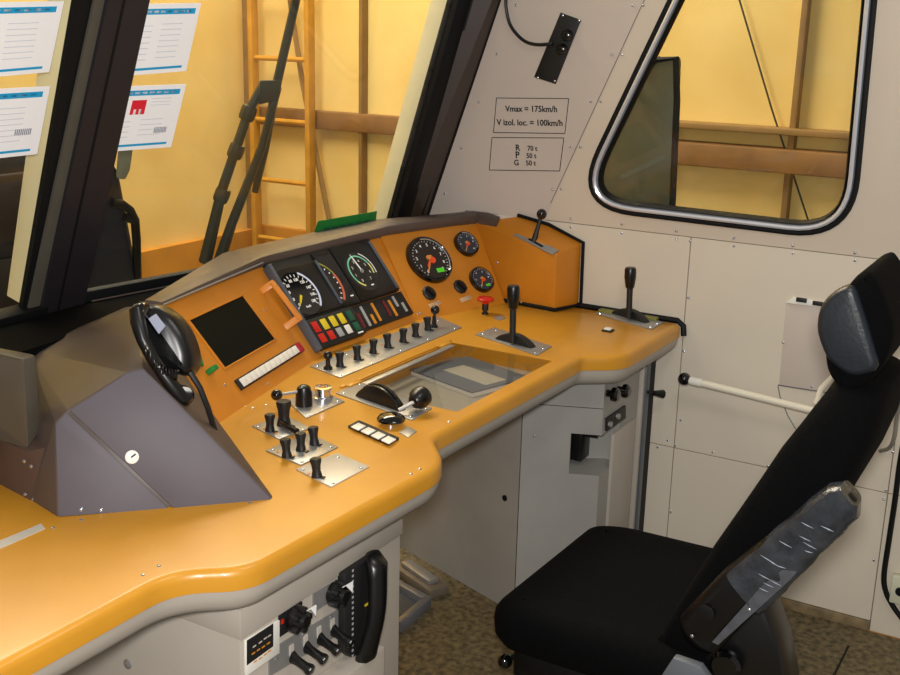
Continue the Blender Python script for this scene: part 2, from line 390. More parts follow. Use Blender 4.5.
B().slabpoly(P, WLN*.006).obj('glass_pane', GLASS, wl)
lE = ((76,0),(24,299)); gE = ((95,0),(33,290)); pE = ((108,0),(46,290)); rE = ((150,0),(89,283))
strip('rubber_seal', RUBBER, wl, lE, gE, lambda x,y: onwl(x,y,.012), -110, 316, -.012, .0, WLN)
x_r = onwl(76,0,-.004).x
wsbox('body_reveal', CREAMOUT, wl, x_r+.004, x_r+.06, .96, 1.8, -.085, -.012, wlpt)
wsbox('lower_seal', RUBBER, wl, .5, 1.66, .94, .982, -.01, .03, wlpt)
pil = thing('trim_1', wlpt(1.73, .97), kind='structure')
strip('pillar_post', PILLAR, pil, pE, rE, lambda x,y: onwl(x,y,.026), -110, 345, -.06, .0, WLN)
strip('pillar_edge', PILLAR_G, pil, gE, pE, lambda x,y: onwl(x,y,.018), -110, 332, -.03, .0, WLN)
strip('pillar_groove', RUBBER, pil, ((124,0),(66,270)), ((126,0),(68,270)), lambda x,y: onwl(x,y,.0275), -110, 340, -.002, .0, WLN)
pos = thing('trim_2', onsheet(440, 200), kind='structure')
b = B(); e0 = onsheet(426, 222); e1 = onsheet(541,-122)
a0 = wspt(2.90, e0.z); a1 = wspt(2.90, e1.z); outv = V((.05,.07,0)); b.hull([a0, a1, e0, e1, a0+outv, a1+outv, e0+outv, e1+outv])
b.obj('post_cover', BROWN, pos)
nrm = ((e0-a0).cross(a1-a0)).normalized(); nrm = nrm if nrm.y < 0 else -nrm
for f0, f1, mm, hh in ((.0, .10, RUBBER, .012), (.30, .34, RUBBER, .002), (.70, .74, RUBBER, .003), (.94, 1.0, RUBBER, .004)):
    q = [a0.lerp(e0,f0), a0.lerp(e0,f1), a1.lerp(e1,f1), a1.lerp(e1,f0)]
    B().slabpoly(q, nrm*hh).obj('post_bead', mm, pos)
# ledge under the windscreens
led = thing('trim_3', (1.9, 2.0, .8), kind='structure')
B().prism([(.5,1.80),(1.35,1.82),(2.2,1.90),(2.95,1.74),(3.03,1.78),(2.88,1.90),(1.76,2.06),(.5,2.0)], .80, .955).obj('sill_block', mat('matt_black_sill',(9,9,10),.95,spec=.05), led)
# ================================================================== DESK
desk = thing('driver_desk', (2.0, 1.3, .68), 'orange driving desk with grey rounded edge, switches and levers under the gauges', 'desk')
outl = [(.32,1.135),(1.125,1.135),(1.195,1.045),(1.742,1.024),(1.845,1.117),(2.553,1.107),(2.618,1.018),(3.035,1.012),(3.044,1.66),(2.62,1.70),(2.15,1.72),(1.75,1.75),(1.5,1.88),(.32,1.88)]
OUT = round_poly([V(p) for p in outl], [0,.05,.045,.06,.03,.012,.05,.03,0,0,0,0,0,0], 6)
TR = (2.005, 2.475, 1.155, 1.45)     # map tray opening
hole = [(TR[0],TR[2]),(TR[1],TR[2]),(TR[1],TR[3]),(TR[0],TR[3])]
profile_slab(OUT, [(.014,ZD),(.007,ZD-.002),(.002,ZD-.007),(0,ZD-.014),(0,ZD-.036),(.004,ZD-.038)], hole, ZD-.055).obj('worktop', ORANGE, desk, smooth=40)
profile_slab(OUT, [(.003,ZD-.0375),(.004,ZD-.05),(.009,ZD-.065),(.019,ZD-.077),(.034,ZD-.083),(.05,ZD-.084)]).obj('edge_cove', GREY, desk, smooth=60)
profile_slab(OUT, [(.05,ZD-.08),(.05,ZD-.0885)]).obj('edge_shadow_strip', RUBBER, desk)  # black strip standing in for the shadow line under the cove
# map tray
B().box(TR[0]-.004, TR[1]+.004, TR[2]-.004, TR[3]+.004, ZD-.06, ZD-.054).obj('tray_floor', mat('white_tray_lining',(226,222,214),.6,var=.05), desk)
cov = B().box(TR[0]+.002, TR[1]-.002, TR[2]+.002, TR[3]-.002, ZD-.002, ZD+.001).obj('tray_cover', CLEAR, desk)
B().box(TR[0]+.04, TR[1]-.03, TR[3]-.03, TR[3]-.014, ZD+.0005, ZD+.004, bev=.001).obj('hinge_strip', STEEL, cov)
for x in (TR[0]+.02, TR[1]-.045):
    B().box(x-.02, x+.03, TR[3]-.012, TR[3]+.004, ZD, ZD+.007, bev=.002).obj('hinge', ORANGE, cov)
B().box(TR[0]-.01, TR[1]+.01, TR[3]+.004, TR[3]+.012, ZD, ZD+.004, bev=.001).obj('tray_lip', ORANGE, desk)
# book and sheet in the tray
bk = thing('notebook', (2.33, 1.28, ZD-.054), 'grey bound notebook with cream title label lying in the map tray', 'notebook')
MB = Matrix.Translation((2.333, 1.312, ZD-.054)) @ Matrix.Rotation(math.radians(-17.5), 4, 'Z')
B().box(-.098,.098,-.115,.115,.0,.003,MB).obj('back_cover', BLUEB, bk)
B().box(-.095,.096,-.112,.112,.003,.027,MB).obj('page_block', WHITE, bk)
B().box(-.098,.098,-.115,.115,.027,.030,MB).obj('front_cover', BLUEB, bk)
B().box(-.035,.035,-.095,.06,.030,.0305,MB).obj('title_label', PLATE, bk)
B().box(2.02,2.20,1.17,1.42,ZD-.0535,ZD-.0525).obj('paper_sheet', PAPER)
tag(bpy.data.objects['paper_sheet'], 'loose white sheet of paper lying left of the notebook in the tray', 'paper')
# ---- switches and plates on the desk
def dpt(px, py, z=ZD): return onz(px, py, z)
def plate_poly(name, pxs, m, h=.003, par=None, z=ZD):
    P = [dpt(x, y, z) for x, y in pxs]; b = B().slabpoly(P, (0,0,h), bev=.0008); return b.obj(name, m, par or desk)
tgl = B()
for hgt, (a, c) in (): pass
def toggle_mesh(s=1):
    b = B(); secs = []
    for z, hx, hy in ((0,.0085,.009),(.006,.008,.008),(.012,.0068,.0066),(.022,.0072,.0072),(.032,.0098,.0092),(.036,.0092,.0086)):
        secs.append([(sx*hx*s, sy*hy*s, z*s) for sx, sy in ((-1,-.6),(-.6,-1),(.6,-1),(1,-.6),(1,.6),(.6,1),(-.6,1),(-1,.6))])
    b.loft(secs); b.box(-.004*s,.004*s,-.017*s,.010*s,0,.002*s); return b
TGL = mesh_of(toggle_mesh(), BLACKM, 'toggle_switch'); TGL_B = mesh_of(toggle_mesh(1.45), BLACKM, 'large_toggle_switch')
SCR = mesh_of(B().lathe([(.0036,0),(.0034,.0008),(.0018,.0018),(0,.002)], seg=8), SCREW, 'screw')
PIL_O = mesh_of(B().lathe([(.003,0),(.003,.002),(0,.003)], seg=8), AMBER, 'marker_dot')
def toggles(par, pts, z=ZD+.003, me=TGL, tilt=0):
    for x, y in pts: put(me, 'toggle_switch', par, dpt(x, y, z), Matrix.Rotation(tilt + random.uniform(-.12,.12), 4, 'X'))
def screws(par, pts, z=ZD+.003):
    for x, y in pts: put(SCR, 'screw', par, dpt(x, y, z))
def dots(par, pts, z=ZD+.003):
    for x, y in pts: put(PIL_O, 'marker_dot', par, dpt(x, y, z))
# long row under the gauges
row = plate_poly('switch_plate', [(310,367),(340,378.5),(462,328),(437,317)], STEEL)
toggles(row, [(340,366.5),(357.5,359.5),(373,353),(388,347.5),(403,342),(415.5,336.5),(428,330)])
screws(row, [(317.5,366.5),(341,375.5),(372,363),(401,351),(428,339.5),(455,328.5),(347,355),(438,321)])
dots(row, [(352,356),(368,350),(382,345),(398,339),(363,359.5),(378,353.5),(393,348),(407,341.5),(419,337)])
def ball_switch(par, px, py, dx, dy, hgt, r=.012, name='ball_switch'):
    p = dpt(px, py, ZD+.003); b = B(); b.lathe([(.011,0),(.011,.004),(.006,.010),(.005,.03),(0,.031)], Matrix.Translation(p), 12)
    top = p + V((dx, dy, hgt)); b.tube([p+V((0,0,.02)), top], .004, 8); b.ball(top, r); return b.obj(name, BLACK, par)
ball_switch(row, 328, 369, 0, 0, .034, .011); ball_switch(row, 434, 327, .004, 0, .048, .0125)
# left cluster
pA = plate_poly('switch_plate', [(286,401),(318,390),(345,402),(306,419)], STEEL)
screws(pA, [(297,401),(320,392.5),(338,401.5),(308,415.5)])
d0 = dpt(304, 405, ZD+.003); b = B().lathe([(.019,0),(.0185,.01),(.0175,.03),(.014,.041),(.007,.046),(0,.047)], Matrix.Translation(d0), 20)
dome = b.obj('selector_dome', BLACK, pA)
bl = dpt(276.7, 395, ZD+.035); B().tube([d0+V((0,0,.032)), bl], .0035, 8).obj('selector_rod', STEEL, dome); B().ball(bl, .0125).obj('selector_ball', GLOSSB, dome)
d1 = dpt(323, 399, ZD+.003); cyl = B().lathe([(.022,0),(.022,.006),(.017,.008),(.017,.022),(.020,.024),(.020,.028),(.012,.029),(.012,.026),(0,.026)], Matrix.Translation(d1), 22).obj('key_switch', CHROME, pA)
B().box(-.008,.008,-.0025,.0025,.026,.0285, Matrix.Translation(d1)).obj('key_slot', AMBER, cyl)
pB = plate_poly('switch_plate', [(252,427),(279,440),(311,429),(285,416)], STEEL)
screws(pB, [(258,427),(279,436.5),(303,430)]); toggles(pB, [(270,431)])
put(TGL_B, 'toggle_switch', pB, dpt(284, 425, ZD+.003)); 
q0 = dpt(282,423,ZD+.012); q1 = dpt(297,431.5,ZD+.012); B().tube([q0, q1], .0065, 8).obj('selector_lever', BLACK, pB); dots(pB, [(264,429),(276,434)])
pC = plate_poly('switch_plate', [(265.5,451.5),(301,466),(338,448),(309,434)], STEEL)
screws(pC, [(273,450),(302,462),(331,447.5)]); toggles(pC, [(287,457),(301,450.5),(314.5,444.5)]); dots(pC, [(278,452),(306,452),(293,456)])
pD = plate_poly('switch_plate', [(296,470),(331,488),(369,467.5),(337,454)], PLATE)
screws(pD, [(303,470),(333,483.5),(361,468),(338,457.5)]); toggles(pD, [(317,477)]); dots(pD, [(309,474)])
# four push buttons, mushroom button, small plate
pb = plate_poly('button_block', [(348,428),(388.5,446),(399,440),(359,422.5)], BLACKM, .006)
for k in range(4):
    t0 = k/4+.03; t1 = (k+1)/4-.03; P0, P1_, P2_, P3 = [dpt(*q, ZD+.006) for q in ((348,428),(388.5,446),(399,440),(359,422.5))]
    def bl2(s, t): return (P0.lerp(P1_, s)).lerp(P3.lerp(P2_, s), t)
    B().slabpoly([bl2(t0,.15), bl2(t1,.15), bl2(t1,.85), bl2(t0,.85)], (0,0,.003), bev=.001).obj('push_button', WHITE, pb)
mp_ = dpt(391, 425); mb = B().lathe([(.015,0),(.015,.006),(.026,.008),(.029,.012)], Matrix.Translation(mp_), 24).obj('button_collar', CHROME, desk)
B().lathe([(.0295,.011),(.030,.015),(.025,.021),(.014,.025),(0,.026)], Matrix.Translation(mp_), 24).obj('mushroom_cap', GLOSSB, mb)
plate_poly('name_plate', [(399,433),(408,438),(417,432),(408,427)], STEEL, .002)
# brake quadrant
pQ = plate_poly('quadrant_plate', [(336,394),(412,421),(432,409),(359,382)], STEEL); screws(pQ, [(344,393.5),(360,384.5),(411,416.5),(426,409)])
qa = dpt(358, 395, ZD+.003); qb = dpt(403, 411, ZD+.003); qd = (qb-qa); ql = qd.length; FQ = frame(qa, qd, (0,0,1)); b = B()
pts = [(ql*k/14, .040*math.sin(math.pi*k/14)**.75) for k in range(15)]
b.prism(pts, -.011, .011, FQ, bev=.003); qobj = b.obj('quadrant_boot', BLACK, pQ)
B().prism([(x, z+.001) for x, z in pts[2:-2]] + [(x, z+.003) for x, z in pts[-3:1:-1]], -.003, .003, FQ).obj('quadrant_slot', RUBBER, qobj)
h0 = dpt(399,410,ZD+.012); h1 = dpt(414,402,ZD+.03); h2 = dpt(425,394,ZD+.035)
hq = B().tube([h0, h1], .0045, 8).obj('brake_handle_rod', STEEL, pQ)
dd = (h2-h1).normalized(); B().lathe([(.010,0),(.015,.004),(.024,.022),(.0235,.038),(.013,.047),(0,.048)], along(h1-dd*.002, dd), 18).obj('brake_handle_knob', BLACK, hq)
# right levers
def big_lever(platepx, boot, stem, top, par):
    p = plate_poly('lever_plate', platepx, STEEL); b0 = dpt(*boot[0], ZD+.003); b1 = dpt(*boot[1], ZD+.003); d = b1-b0; l = d.length; Fm = frame(b0, d, (0,0,1))
    pts = [(l*k/12, .026*math.sin(math.pi*k/12)**.8) for k in range(13)]; bo = B().prism(pts, -.012, .012, Fm, bev=.003).obj('lever_boot', BLACKM, p)
    s = dpt(*stem, ZD+.02); n = V((ray(*top).x, ray(*top).y, 0)).normalized(); tp = onp(*top, s, n)
    dr = (tp-s); L = dr.length; Mm = along(s, dr)
    B().lathe([(.0085,-.01),(.0085,L*.62),(0,L*.62)], Mm, 12).obj('lever_stem', BLACKM, bo)
    B().lathe([(.009,L*.55),(.0125,L*.58),(.0165,L*.78),(.0165,L*.95),(.014,L*.99),(0,L)], Mm, 16).obj('lever_grip', BLACK, bo); 
    return p
l1 = big_lever([(475,335),(537,356),(552,347),(494,328)], ((497,338),(534,348)), (512.5,338), (513.5,285), desk); screws(l1, [(483,334),(496,330.5),(543,348.5),(535,352.5)])
l2 = big_lever([(595,314),(651,330),(664,323),(613,308)], ((613,312.5),(648,323)), (629,314), (630.6,267), desk); screws(l2, [(600,313.5),(615,309.5),(657,323.5),(650,327)])
for q in ((619,306.6),(656,316.6)):
    p = dpt(*q, ZD); B().box(-.012,.012,-.022,.022,0,.010, Matrix.Translation((min(p.x,3.02),p.y,p.z)), bev=.002).obj('cable_clip', mat('olive_clip', (120,118,50), .5), desk)
pbn = B().box(-.014,.014,-.014,.014,0,.004, Matrix.Translation(dpt(608,331)), bev=.001).obj('button_base', BLACKM, desk)
B().box(-.010,.010,-.010,.010,.004,.009, Matrix.Translation(dpt(608,331)), bev=.002).obj('button_key', WHITE, pbn)
# red emergency knob
rp = dpt(485, 314); rk = B().lathe([(.010,0),(.010,.004),(.006,.005),(.006,.012),(.0095,.012),(.0095,.032),(0,.032)], Matrix.Translation(rp), 14).obj('emergency_stem', BLACKM, desk)
B().lathe([(.009,.030),(.011,.036),(.024,.042),(.0255,.046),(.020,.050),(0,.051)], Matrix.Translation(rp), 22).obj('emergency_knob', RED, rk)
plate_poly('name_plate', [(493,318),(499,321),(506,318),(500,315)], STEEL, .002)
screws(desk, [(53,528),(143,575),(159,566),(411,474),(420,469),(449,422),(266,405),(253,408),(250,503),(81,520)], ZD)
b = B(); P = [onz(*q, ZD) for q in ((0,549),(45,529),(41,524),(0,541))]; b.slabpoly(P, (0,0,.001)).obj('label_strip', PLATE, desk)
# black edging against the wall
b = B(); b.tube([V((3.042,1.36,ZD+.004)), V((3.042,1.03,ZD+.004)), V((3.040,1.012,ZD-.008)), V((3.038,1.008,ZD-.036))], .009, 8).obj('wall_edging', RUBBER, desk)
# ================================================================== INSTRUMENT CONSOLE
con = thing('instrument_console', (2.3, 1.65, ZD), 'orange angled instrument console with gauges, dark screen and brown hood above the desk', 'console')
T50 = math.radians(50)
def pframe(A, Bp, org):
    u = (V((*Bp,0))-V((*A,0))).normalized(); back = V((-u.y, u.x, 0)); v = back*math.cos(T50) + V((0,0,1))*math.sin(T50); return frame((*org, ZD), u, v)
B1 = (2.185,1.654); B2 = (2.622,1.647); B3 = (2.951,1.543)
FL = pframe((1.708,1.536), B1, B1); FM = pframe(B1, B2, B1); FR = pframe(B2, B3, B2)
def onf(F, x, y, off=0):
    n = V((F[0][2],F[1][2],F[2][2])); o = V((F[0][3],F[1][3],F[2][3])); q = F.inverted() @ onp(x, y, o+n*off, n); return V((q.x, q.y))
tl = onf(FL,258,263); tm0 = onf(FM,258,263); tm1 = onf(FM,381,236); tr0 = onf(FR,381,236); tr1 = onf(FR,475,222); lL = (V(B2)-V(B1)).length; lR = (V(B3)-V(B2)).length
vt = .284
B().prism([(-.60,0),(0,0),(tl.x,vt),(-.475,vt)], -.012, 0, FL).obj('front_panel', ORANGE_P, con)
B().prism([(0,0),(lL,0),(tm1.x,vt),(tm0.x,vt)], -.012, 0, FM).obj('front_panel', ORANGE_P, con)
B().prism([(0,0),(lR,0),(tr1.x,tr1.y),(tr0.x,vt)], -.012, 0, FR).obj('front_panel', ORANGE_P, con)
# hood along the top
def T3(F, x, y): return F @ V((x, y, 0))
path = [T3(FL,-.46,vt), T3(FL,tl.x-.03,vt), T3(FM,tm0.x+.05,vt), T3(FM,tm1.x-.04,vt), T3(FR,tr0.x+.04,vt), T3(FR,tr1.x,tr1.y)]
path = [path[0]] + [ (path[1]*.75+path[2]*.25), (path[1]*.25+path[2]*.75), (path[3]*.75+path[4]*.25), (path[3]*.25+path[4]*.75), path[5], path[5].lerp(onx(498,223,3.03),.5), onx(498,223,3.03)]
secs = []
for i, p in enumerate(path):
    d = (path[min(i+1,len(path)-1)]-path[max(0,i-1)]); d.z = 0; d.normalize(); bk_ = V((-d.y, d.x, 0))
    bs = {0:.3, len(path)-1:.1, len(path)-2:.15, len(path)-3:.3}.get(i, 1); dz = (0,0,0,.003,.007,.011,.008,.0)[i]; sh = 1 if 0 < i < len(path)-1 else (.9 if i else .35)
    secs.append([p + bk_*(a*bs if a > 0 else a) + V((0,0,z*sh+dz)) for a, z in ((-.010,-.008),(-.014,.004),(-.012,.016),(-.002,.021),(.05,.022),(.095,.018),(.10,.0),(.10,-.05),(.02,-.03))])
hood = B().loft(secs).obj('hood', HOOD_B, con, smooth=30)
secs = [[q + V((0,0,-.0)) for q in s_[:2]] for s_ in secs]
b = B(); a = path[0]; c = path[1]; d = (c-a).normalized(); bk_ = V((-d.y,d.x,0))
b.tube([a - bk_*.0165 + V((0,0,.001)), c - bk_*.0165 + V((0,0,.003))], .0022, 6).obj('hood_trim', STEEL, hood)
# --- left panel : screen, keys, handle
def rect(F, name, m, par, u0, u1, v0, v1, z0, z1, bev=0): return B().box(u0,u1,v0,v1,z0,z1,F,bev=bev).obj(name, m, par)
sc = [onf(FL,*q) for q in ((190,321.8),(241.8,295.6),(273.8,338.9),(224.4,368.9))]
su0 = (sc[0].x+sc[3].x)/2; su1 = (sc[1].x+sc[2].x)/2; sv0 = (sc[2].y+sc[3].y)/2; sv1 = (sc[0].y+sc[1].y)/2
scr = rect(FL, 'display_screen', SCREEN, con, su0, su1, sv0, sv1, -.004, .0012)
for (a0_,a1_,c0_,c1_) in ((su0-.005,su1+.005,sv1,sv1+.004),(su0-.005,su1+.005,sv0-.004,sv0),(su0-.005,su0,sv0,sv1),(su1,su1+.005,sv0,sv1)):
    rect(FL, 'screen_bezel', ORANGE_P, scr, a0_, a1_, c0_, c1_, -.002, .004, .001)
k0 = onf(FL,239,385); k1 = onf(FL,299,348); kd = (k1-k0); kl = kd.length; FK = FL @ Matrix.Translation((k0.x,k0.y,0)) @ Matrix.Rotation(math.atan2(kd.y,kd.x),4,'Z')
kb = B().box(-.008, kl+.004, -.0135, .0135, 0, .006, FK, bev=.001).obj('key_strip', BLACKM, con)
kw = kl*.93/12
for k in range(12): B().box(k*kw+.0015,(k+1)*kw-.0015,-.010,.010,.006,.010,FK,bev=.001).obj('strip_key', WHITE, kb)
B().box(12*kw+.001,kl+.002,-.0125,.0125,.006,.010,FK,bev=.001).obj('strip_end_key', mat('crimson_key',(170,20,45),.4), kb)
hp = [onf(FL,262,291), onf(FL,273,283.5,.03), onf(FL,299,317.5,.03), onf(FL,286,327)]
hb = B(); ring_ = [FL @ V((hp[0].x,hp[0].y,0)), FL @ V((hp[1].x,hp[1].y,.03)), FL @ V((hp[2].x,hp[2].y,.03)), FL @ V((hp[3].x,hp[3].y,0))]
nL = V((FL[0][2],FL[1][2],FL[2][2]))
for p, q in zip(ring_, ring_[1:]):
    Mh = frame(p, q-p, nL); hb.box(-.005,(q-p).length+.005,-.004,.004,-.009,.009,Mh,bev=.002)
hb.obj('grab_handle', mat('orange_handle_paint',(222,140,52),.4,var=.08), con)
def pscrews(F, pts):
    n = V((F[0][2],F[1][2],F[2][2]))
    for q in pts: p = onf(F,*q); put(SCR, 'screw', con, F @ V((p.x,p.y,.0)), along((0,0,0), n))
pscrews(FL, [(200,290),(253,268),(225,385),(265,310),(268,384),(246,407)])
gp = onf(FL, 209, 372); B().box(-.012,.012,-.006,.006,0,.02,FL@Matrix.Translation((gp.x,gp.y,0)),bev=.002).obj('green_clip', GREEN, con)
gp = onf(FL, 199, 359); B().box(-.02,.02,-.004,.004,0,.006,FL@Matrix.Translation((gp.x,gp.y,0))@Matrix.Rotation(1.0,4,'Z'),bev=.002).obj('green_tab', GREEN, con)
# --- middle : black instrument unit
def umap(x, y): return onf(FM, x, y, .012)
m0 = umap(262,263); m1 = umap(370,240); m2 = umap(397,288); m3 = umap(318,352)
ux0 = (umap(264,264).x+umap(318,350).x)/2; ux1 = (m1.x+m2.x)/2; ub = umap(340,309).y; ut = (m1.y+umap(285,256).y)/2; ul = umap(320,351).y
uw = ux1-ux0
unit = B().box(ux0, ux1, ub, ut, 0, .012, FM, bev=.002).obj('instrument_unit', BLACKM, con)
sx1 = ux0+uw*.40; sx2 = ux0+uw*.58
rect(FM, 'module_frame', BLACK, unit, ux0+.008, sx1-.004, ub+.004, ut-.028, .012, .020, .002)
rect(FM, 'module_frame', BLACK, unit, sx1, sx2-.003, ub+.002, ut-.006, .012, .017, .002)
rect(FM, 'module_frame', BLACK, unit, sx2, ux1-.003, ub+.002, ut-.004, .012, .018, .002)
rect(FM, 'side_rail', FRAMEG, unit, ux0-.006, ux0+.006, ul, ut-.01, 0, .026, .002)
rect(FM, 'side_rail', FRAMEG, unit, sx1-.010, sx1-.002, ub+.01, ut-.03, .018, .024, .002)
rect(FM, 'side_rail', FRAMEG, unit, ux1-.016, ux1-.006, ub+.006, ut-.012, .016, .021, .002)
def ticks(F, cx, cy, r, a0, a1, n, z, m, par, name, ln=.18, w=.06, skip=None):
    b = B()
    for k in range(n):
        a = math.radians(a0+(a1-a0)*k/(n-1)); R_ = Matrix.Translation((cx,cy,0)) @ Matrix.Rotation(a,4,'Z'); b.box(r*(1-ln), r, -r*w/2, r*w/2, z, z+.0006, F@R_)
    return b.obj(name, m, par)
def numerals(F, cx, cy, r, a0, a1, vals, z, size, m, par):
    for k, s in enumerate(vals):
        a = math.radians(a0+(a1-a0)*k/(len(vals)-1)); text_obj('dial_number', s, F @ Matrix.Translation((cx+r*math.cos(a), cy+r*math.sin(a)-size*.35, z)), size, m, par, 'CENTER')
def needle(F, cx, cy, a, l, w, z, m, par, back=.2):
    R_ = Matrix.Translation((cx,cy,0)) @ Matrix.Rotation(math.radians(a),4,'Z')
    return B().prism([(-l*back,-w),(l*.75,-w*.8),(l,0),(l*.75,w*.8),(-l*back,w)], z, z+.0015, F@R_).obj('needle', m, par)
# speed dial
zs = .0205; c = onf(FM, 300.5, 293.5, .02); r = .056
sd = B().lathe([(r*1.12,0),(r*1.12,.0015),(0,.0015)], FM@Matrix.Translation((c.x,c.y,.0195)), 32).obj('speed_dial', GLOSSB, unit)
z = .0212
ticks(FM, c.x, c.y, r, 225, -45, 19, z, WHITEP, sd, 'dial_ticks', .14, .035)
numerals(FM, c.x, c.y, r*.72, 225, -45, ['0','20','40','60','80','100','120','140','160','180'], z, .012, WHITEP, sd)
text_obj('dial_text', 'km/h', FM@Matrix.Translation((c.x, c.y-r*.75, z)), .009, WHITEP, sd, 'CENTER')
B().arc(c.x, c.y, r*1.06, r*1.17, 62, -48, z, z+.0006, FM).obj('dial_arc', mat('bluish_white_arc',(220,228,255),.4), sd)
needle(FM, c.x, c.y, 228, r*.72, .0035, z+.001, YELLOW, sd, -.2)
# twin scale meter
c = onf(FM, 322, 293, .018); z = .0172
tm = rect(FM, 'twin_meter', GLOSSB, unit, sx1+.006, sx2-.008, ub+.012, ut-.02, .0165, .0172)
mx_ = sx1+.004; my_ = (ub+ut)/2-.01; rr = .075
B().arc(mx_-.035, my_-.005, rr*.94, rr, 62, 20, z, z+.0006, FM, 12).obj('dial_arc', mat('olive_arc',(150,150,70),.5), tm)
B().arc(mx_-.035, my_-.005, rr*.90, rr, 20, -48, z, z+.0006, FM, 12).obj('dial_arc', mat('salmon_arc',(205,105,75),.5), tm)
ticks(FM, mx_-.035, my_-.005, rr*.86, 60, -48, 8, z, WHITEP, tm, 'dial_ticks', .08, .05)
rect(FM, 'name_mark', WHITEP, tm, sx2-.03, sx2-.018, ub+.022, ub+.026, z, z+.0005)
# traction meter
c = onf(FM, 361.5, 271, .018); r = .050
td = B().lathe([(r*1.22,0),(r*1.22,.001),(0,.001)], FM@Matrix.Translation((c.x,c.y,.0172)), 32).obj('traction_dial', GLOSSB, unit)
z = .0184
B().arc(c.x, c.y, r*.90, r, 215, 20, z, z+.0006, FM, 26).obj('dial_arc', TEALG, td)
B().arc(c.x, c.y, r*.90, r, 248, 215, z, z+.0006, FM, 8).obj('dial_arc', mat('pale_yellow_arc',(220,220,130),.5), td)
B().arc(c.x, c.y, r*.90, r, 20, -18, z, z+.0006, FM, 8).obj('dial_arc', mat('pale_yellow_arc',(220,220,130),.5), td)
B().arc(c.x, c.y, r*1.14, r*1.20, 62, -15, z, z+.0006, FM, 12).obj('dial_arc', WHITEP, td)
numerals(FM, c.x, c.y, r*.66, 235, -55, ['0','1','2','3','4','5','6','7'], z, .012, mat('grey_white_print',(200,200,190),.5), td)
needle(FM, c.x, c.y, 100, r*1.12, .0022, z+.001, WHITEP, td, .1)
B().lathe([(.006,0),(.005,.004),(0,.004)], FM@Matrix.Translation((c.x,c.y,z)), 12).obj('needle_hub', STEEL, td)
rect(FM, 'name_mark', WHITEP, td, c.x+.004, c.x+.016, c.y-r*.98, c.y-r*.90, z, z+.0005)
# warning lamp blocks
la0 = umap(303,323); la1 = umap(356,337)
wb = B().box(ux0+.006, ux0+uw*.45, ul+.002, ub-.004, 0, .022, FM, bev=.002).obj('warning_lamp_block', BLACKM, con)
lw = (uw*.45-.02)/5
cols = [(RED,RED),(YELLOW,RED),(YELLOW,LGREY),(YELLOW,WHITE),(DGREEN,DGREEN)]
hh = ub-ul
for k, cs in enumerate(cols):
    x = ux0+.014+k*lw
    for j, cm in enumerate(cs):
        if cm is None: continue
        v1 = ub-.014-j*hh*.40; rect(FM, 'lamp_lens', cm, wb, x+.005, x+lw-.009, v1-hh*(.34-.06*j), v1, .022, .0236, .0008)
rect(FM, 'name_mark', WHITEP, wb, ux0+uw*.37, ux0+uw*.42, ul+.006, ul+.010, .022, .0226)
l0 = onf(FM,344,309,.01); l1_ = onf(FM,401,291,.01); l2_ = onf(FM,414,313,.01); l3_ = onf(FM,357,334,.01)
lb = B().prism([l3_,l2_,l1_,l0], 0, .010, FM, bev=.0015).obj('warning_lamp_block', BLACKM, con)
cols2 = [AMBER,DRED,LGREY,AMBER,AMBER,None,DRED,AMBER,LGREY,LGREY]
def lbp(s,t): return (l3_.lerp(l2_,s)).lerp(l0.lerp(l1_,s),t)
for k, cm in enumerate(cols2):
    if cm is None: continue
    s0 = .04+k*.094; s1 = s0+.035; t0,t1 = ((.12,.85),(.12,.7),(.1,.9),(.12,.5),(.15,.9),(0,0),(.2,.85),(.12,.8),(.45,.9),(.15,.55))[k]
    B().prism([lbp(s0,t0),lbp(s1,t0),lbp(s1,t1),lbp(s0,t1)], .010, .012, FM).obj('lamp_lens', cm, lb)
pscrews(FM, [(373.5,238),(379,238.5),(319,354),(322,352)])
# --- right panel : pressure gauges, knobs
def gauge(px, py, r, nums, big, sticker, rim=1.0):
    c = onf(FR, px, py, .01); Mg = FR@Matrix.Translation((c.x,c.y,0))
    g_ = B().lathe([(r,0),(r*1.0,.008),(r*.97,.014),(r*.90,.015),(r*.84,.010),(0,.010)], Mg, 36).obj('pressure_gauge', GLOSSB, con)
    dl = B().lathe([(r*.83,.0095),(r*.83,.0107),(0,.0107)], Mg, 32).obj('dial_face', DIAL if big else mat('dial_blue_black',(48,54,66),.4), g_)
    B().arc(0,0,r*.83,r*.875,95,-35,.0112,.0145,Mg,18).obj('bezel_glint', CHROME, g_)
    ticks(Mg, 0, 0, r*.80, 235, -50, 29 if big else 21, .0108, WHITEP, g_, 'dial_ticks', .07, .018)
    numerals(Mg, 0, 0, r*.62, 235, -50, nums, .0108, r*(.17 if big else .16), WHITEP, g_)
    needle(Mg, 0, 0, 236, r*.70, r*.035, .0112, NEEDLE, g_, .25); needle(Mg, 0, 0, 228, r*.45, r*.04, .0116, ORANGERED, g_, .3)
    B().lathe([(r*.15,.0108),(r*.14,.0135),(0,.0135)], Mg@Matrix.Translation((r*.08,-r*.06,0)), 14).obj('needle_hub', ORANGERED, g_)
    B().lathe([(r*.10,.0108),(r*.09,.0150),(0,.0150)], Mg@Matrix.Translation((-r*.06,r*.06,0)), 14).obj('needle_cap', NEEDLE, g_)
    if sticker: B().box(r*.06,r*.42,-r*.62,-r*.44,.0112,.0118,Mg).obj('check_sticker', LIME, g_)
    return g_
gauge(430, 259, .077, [str(i) for i in range(0,10)], True, True)
gauge(467, 243.3, .042, ['0','2','4','6','8','10'], False, False)
gauge(482.3, 279, .042, ['0','2','4','6','8','10'], False, True)
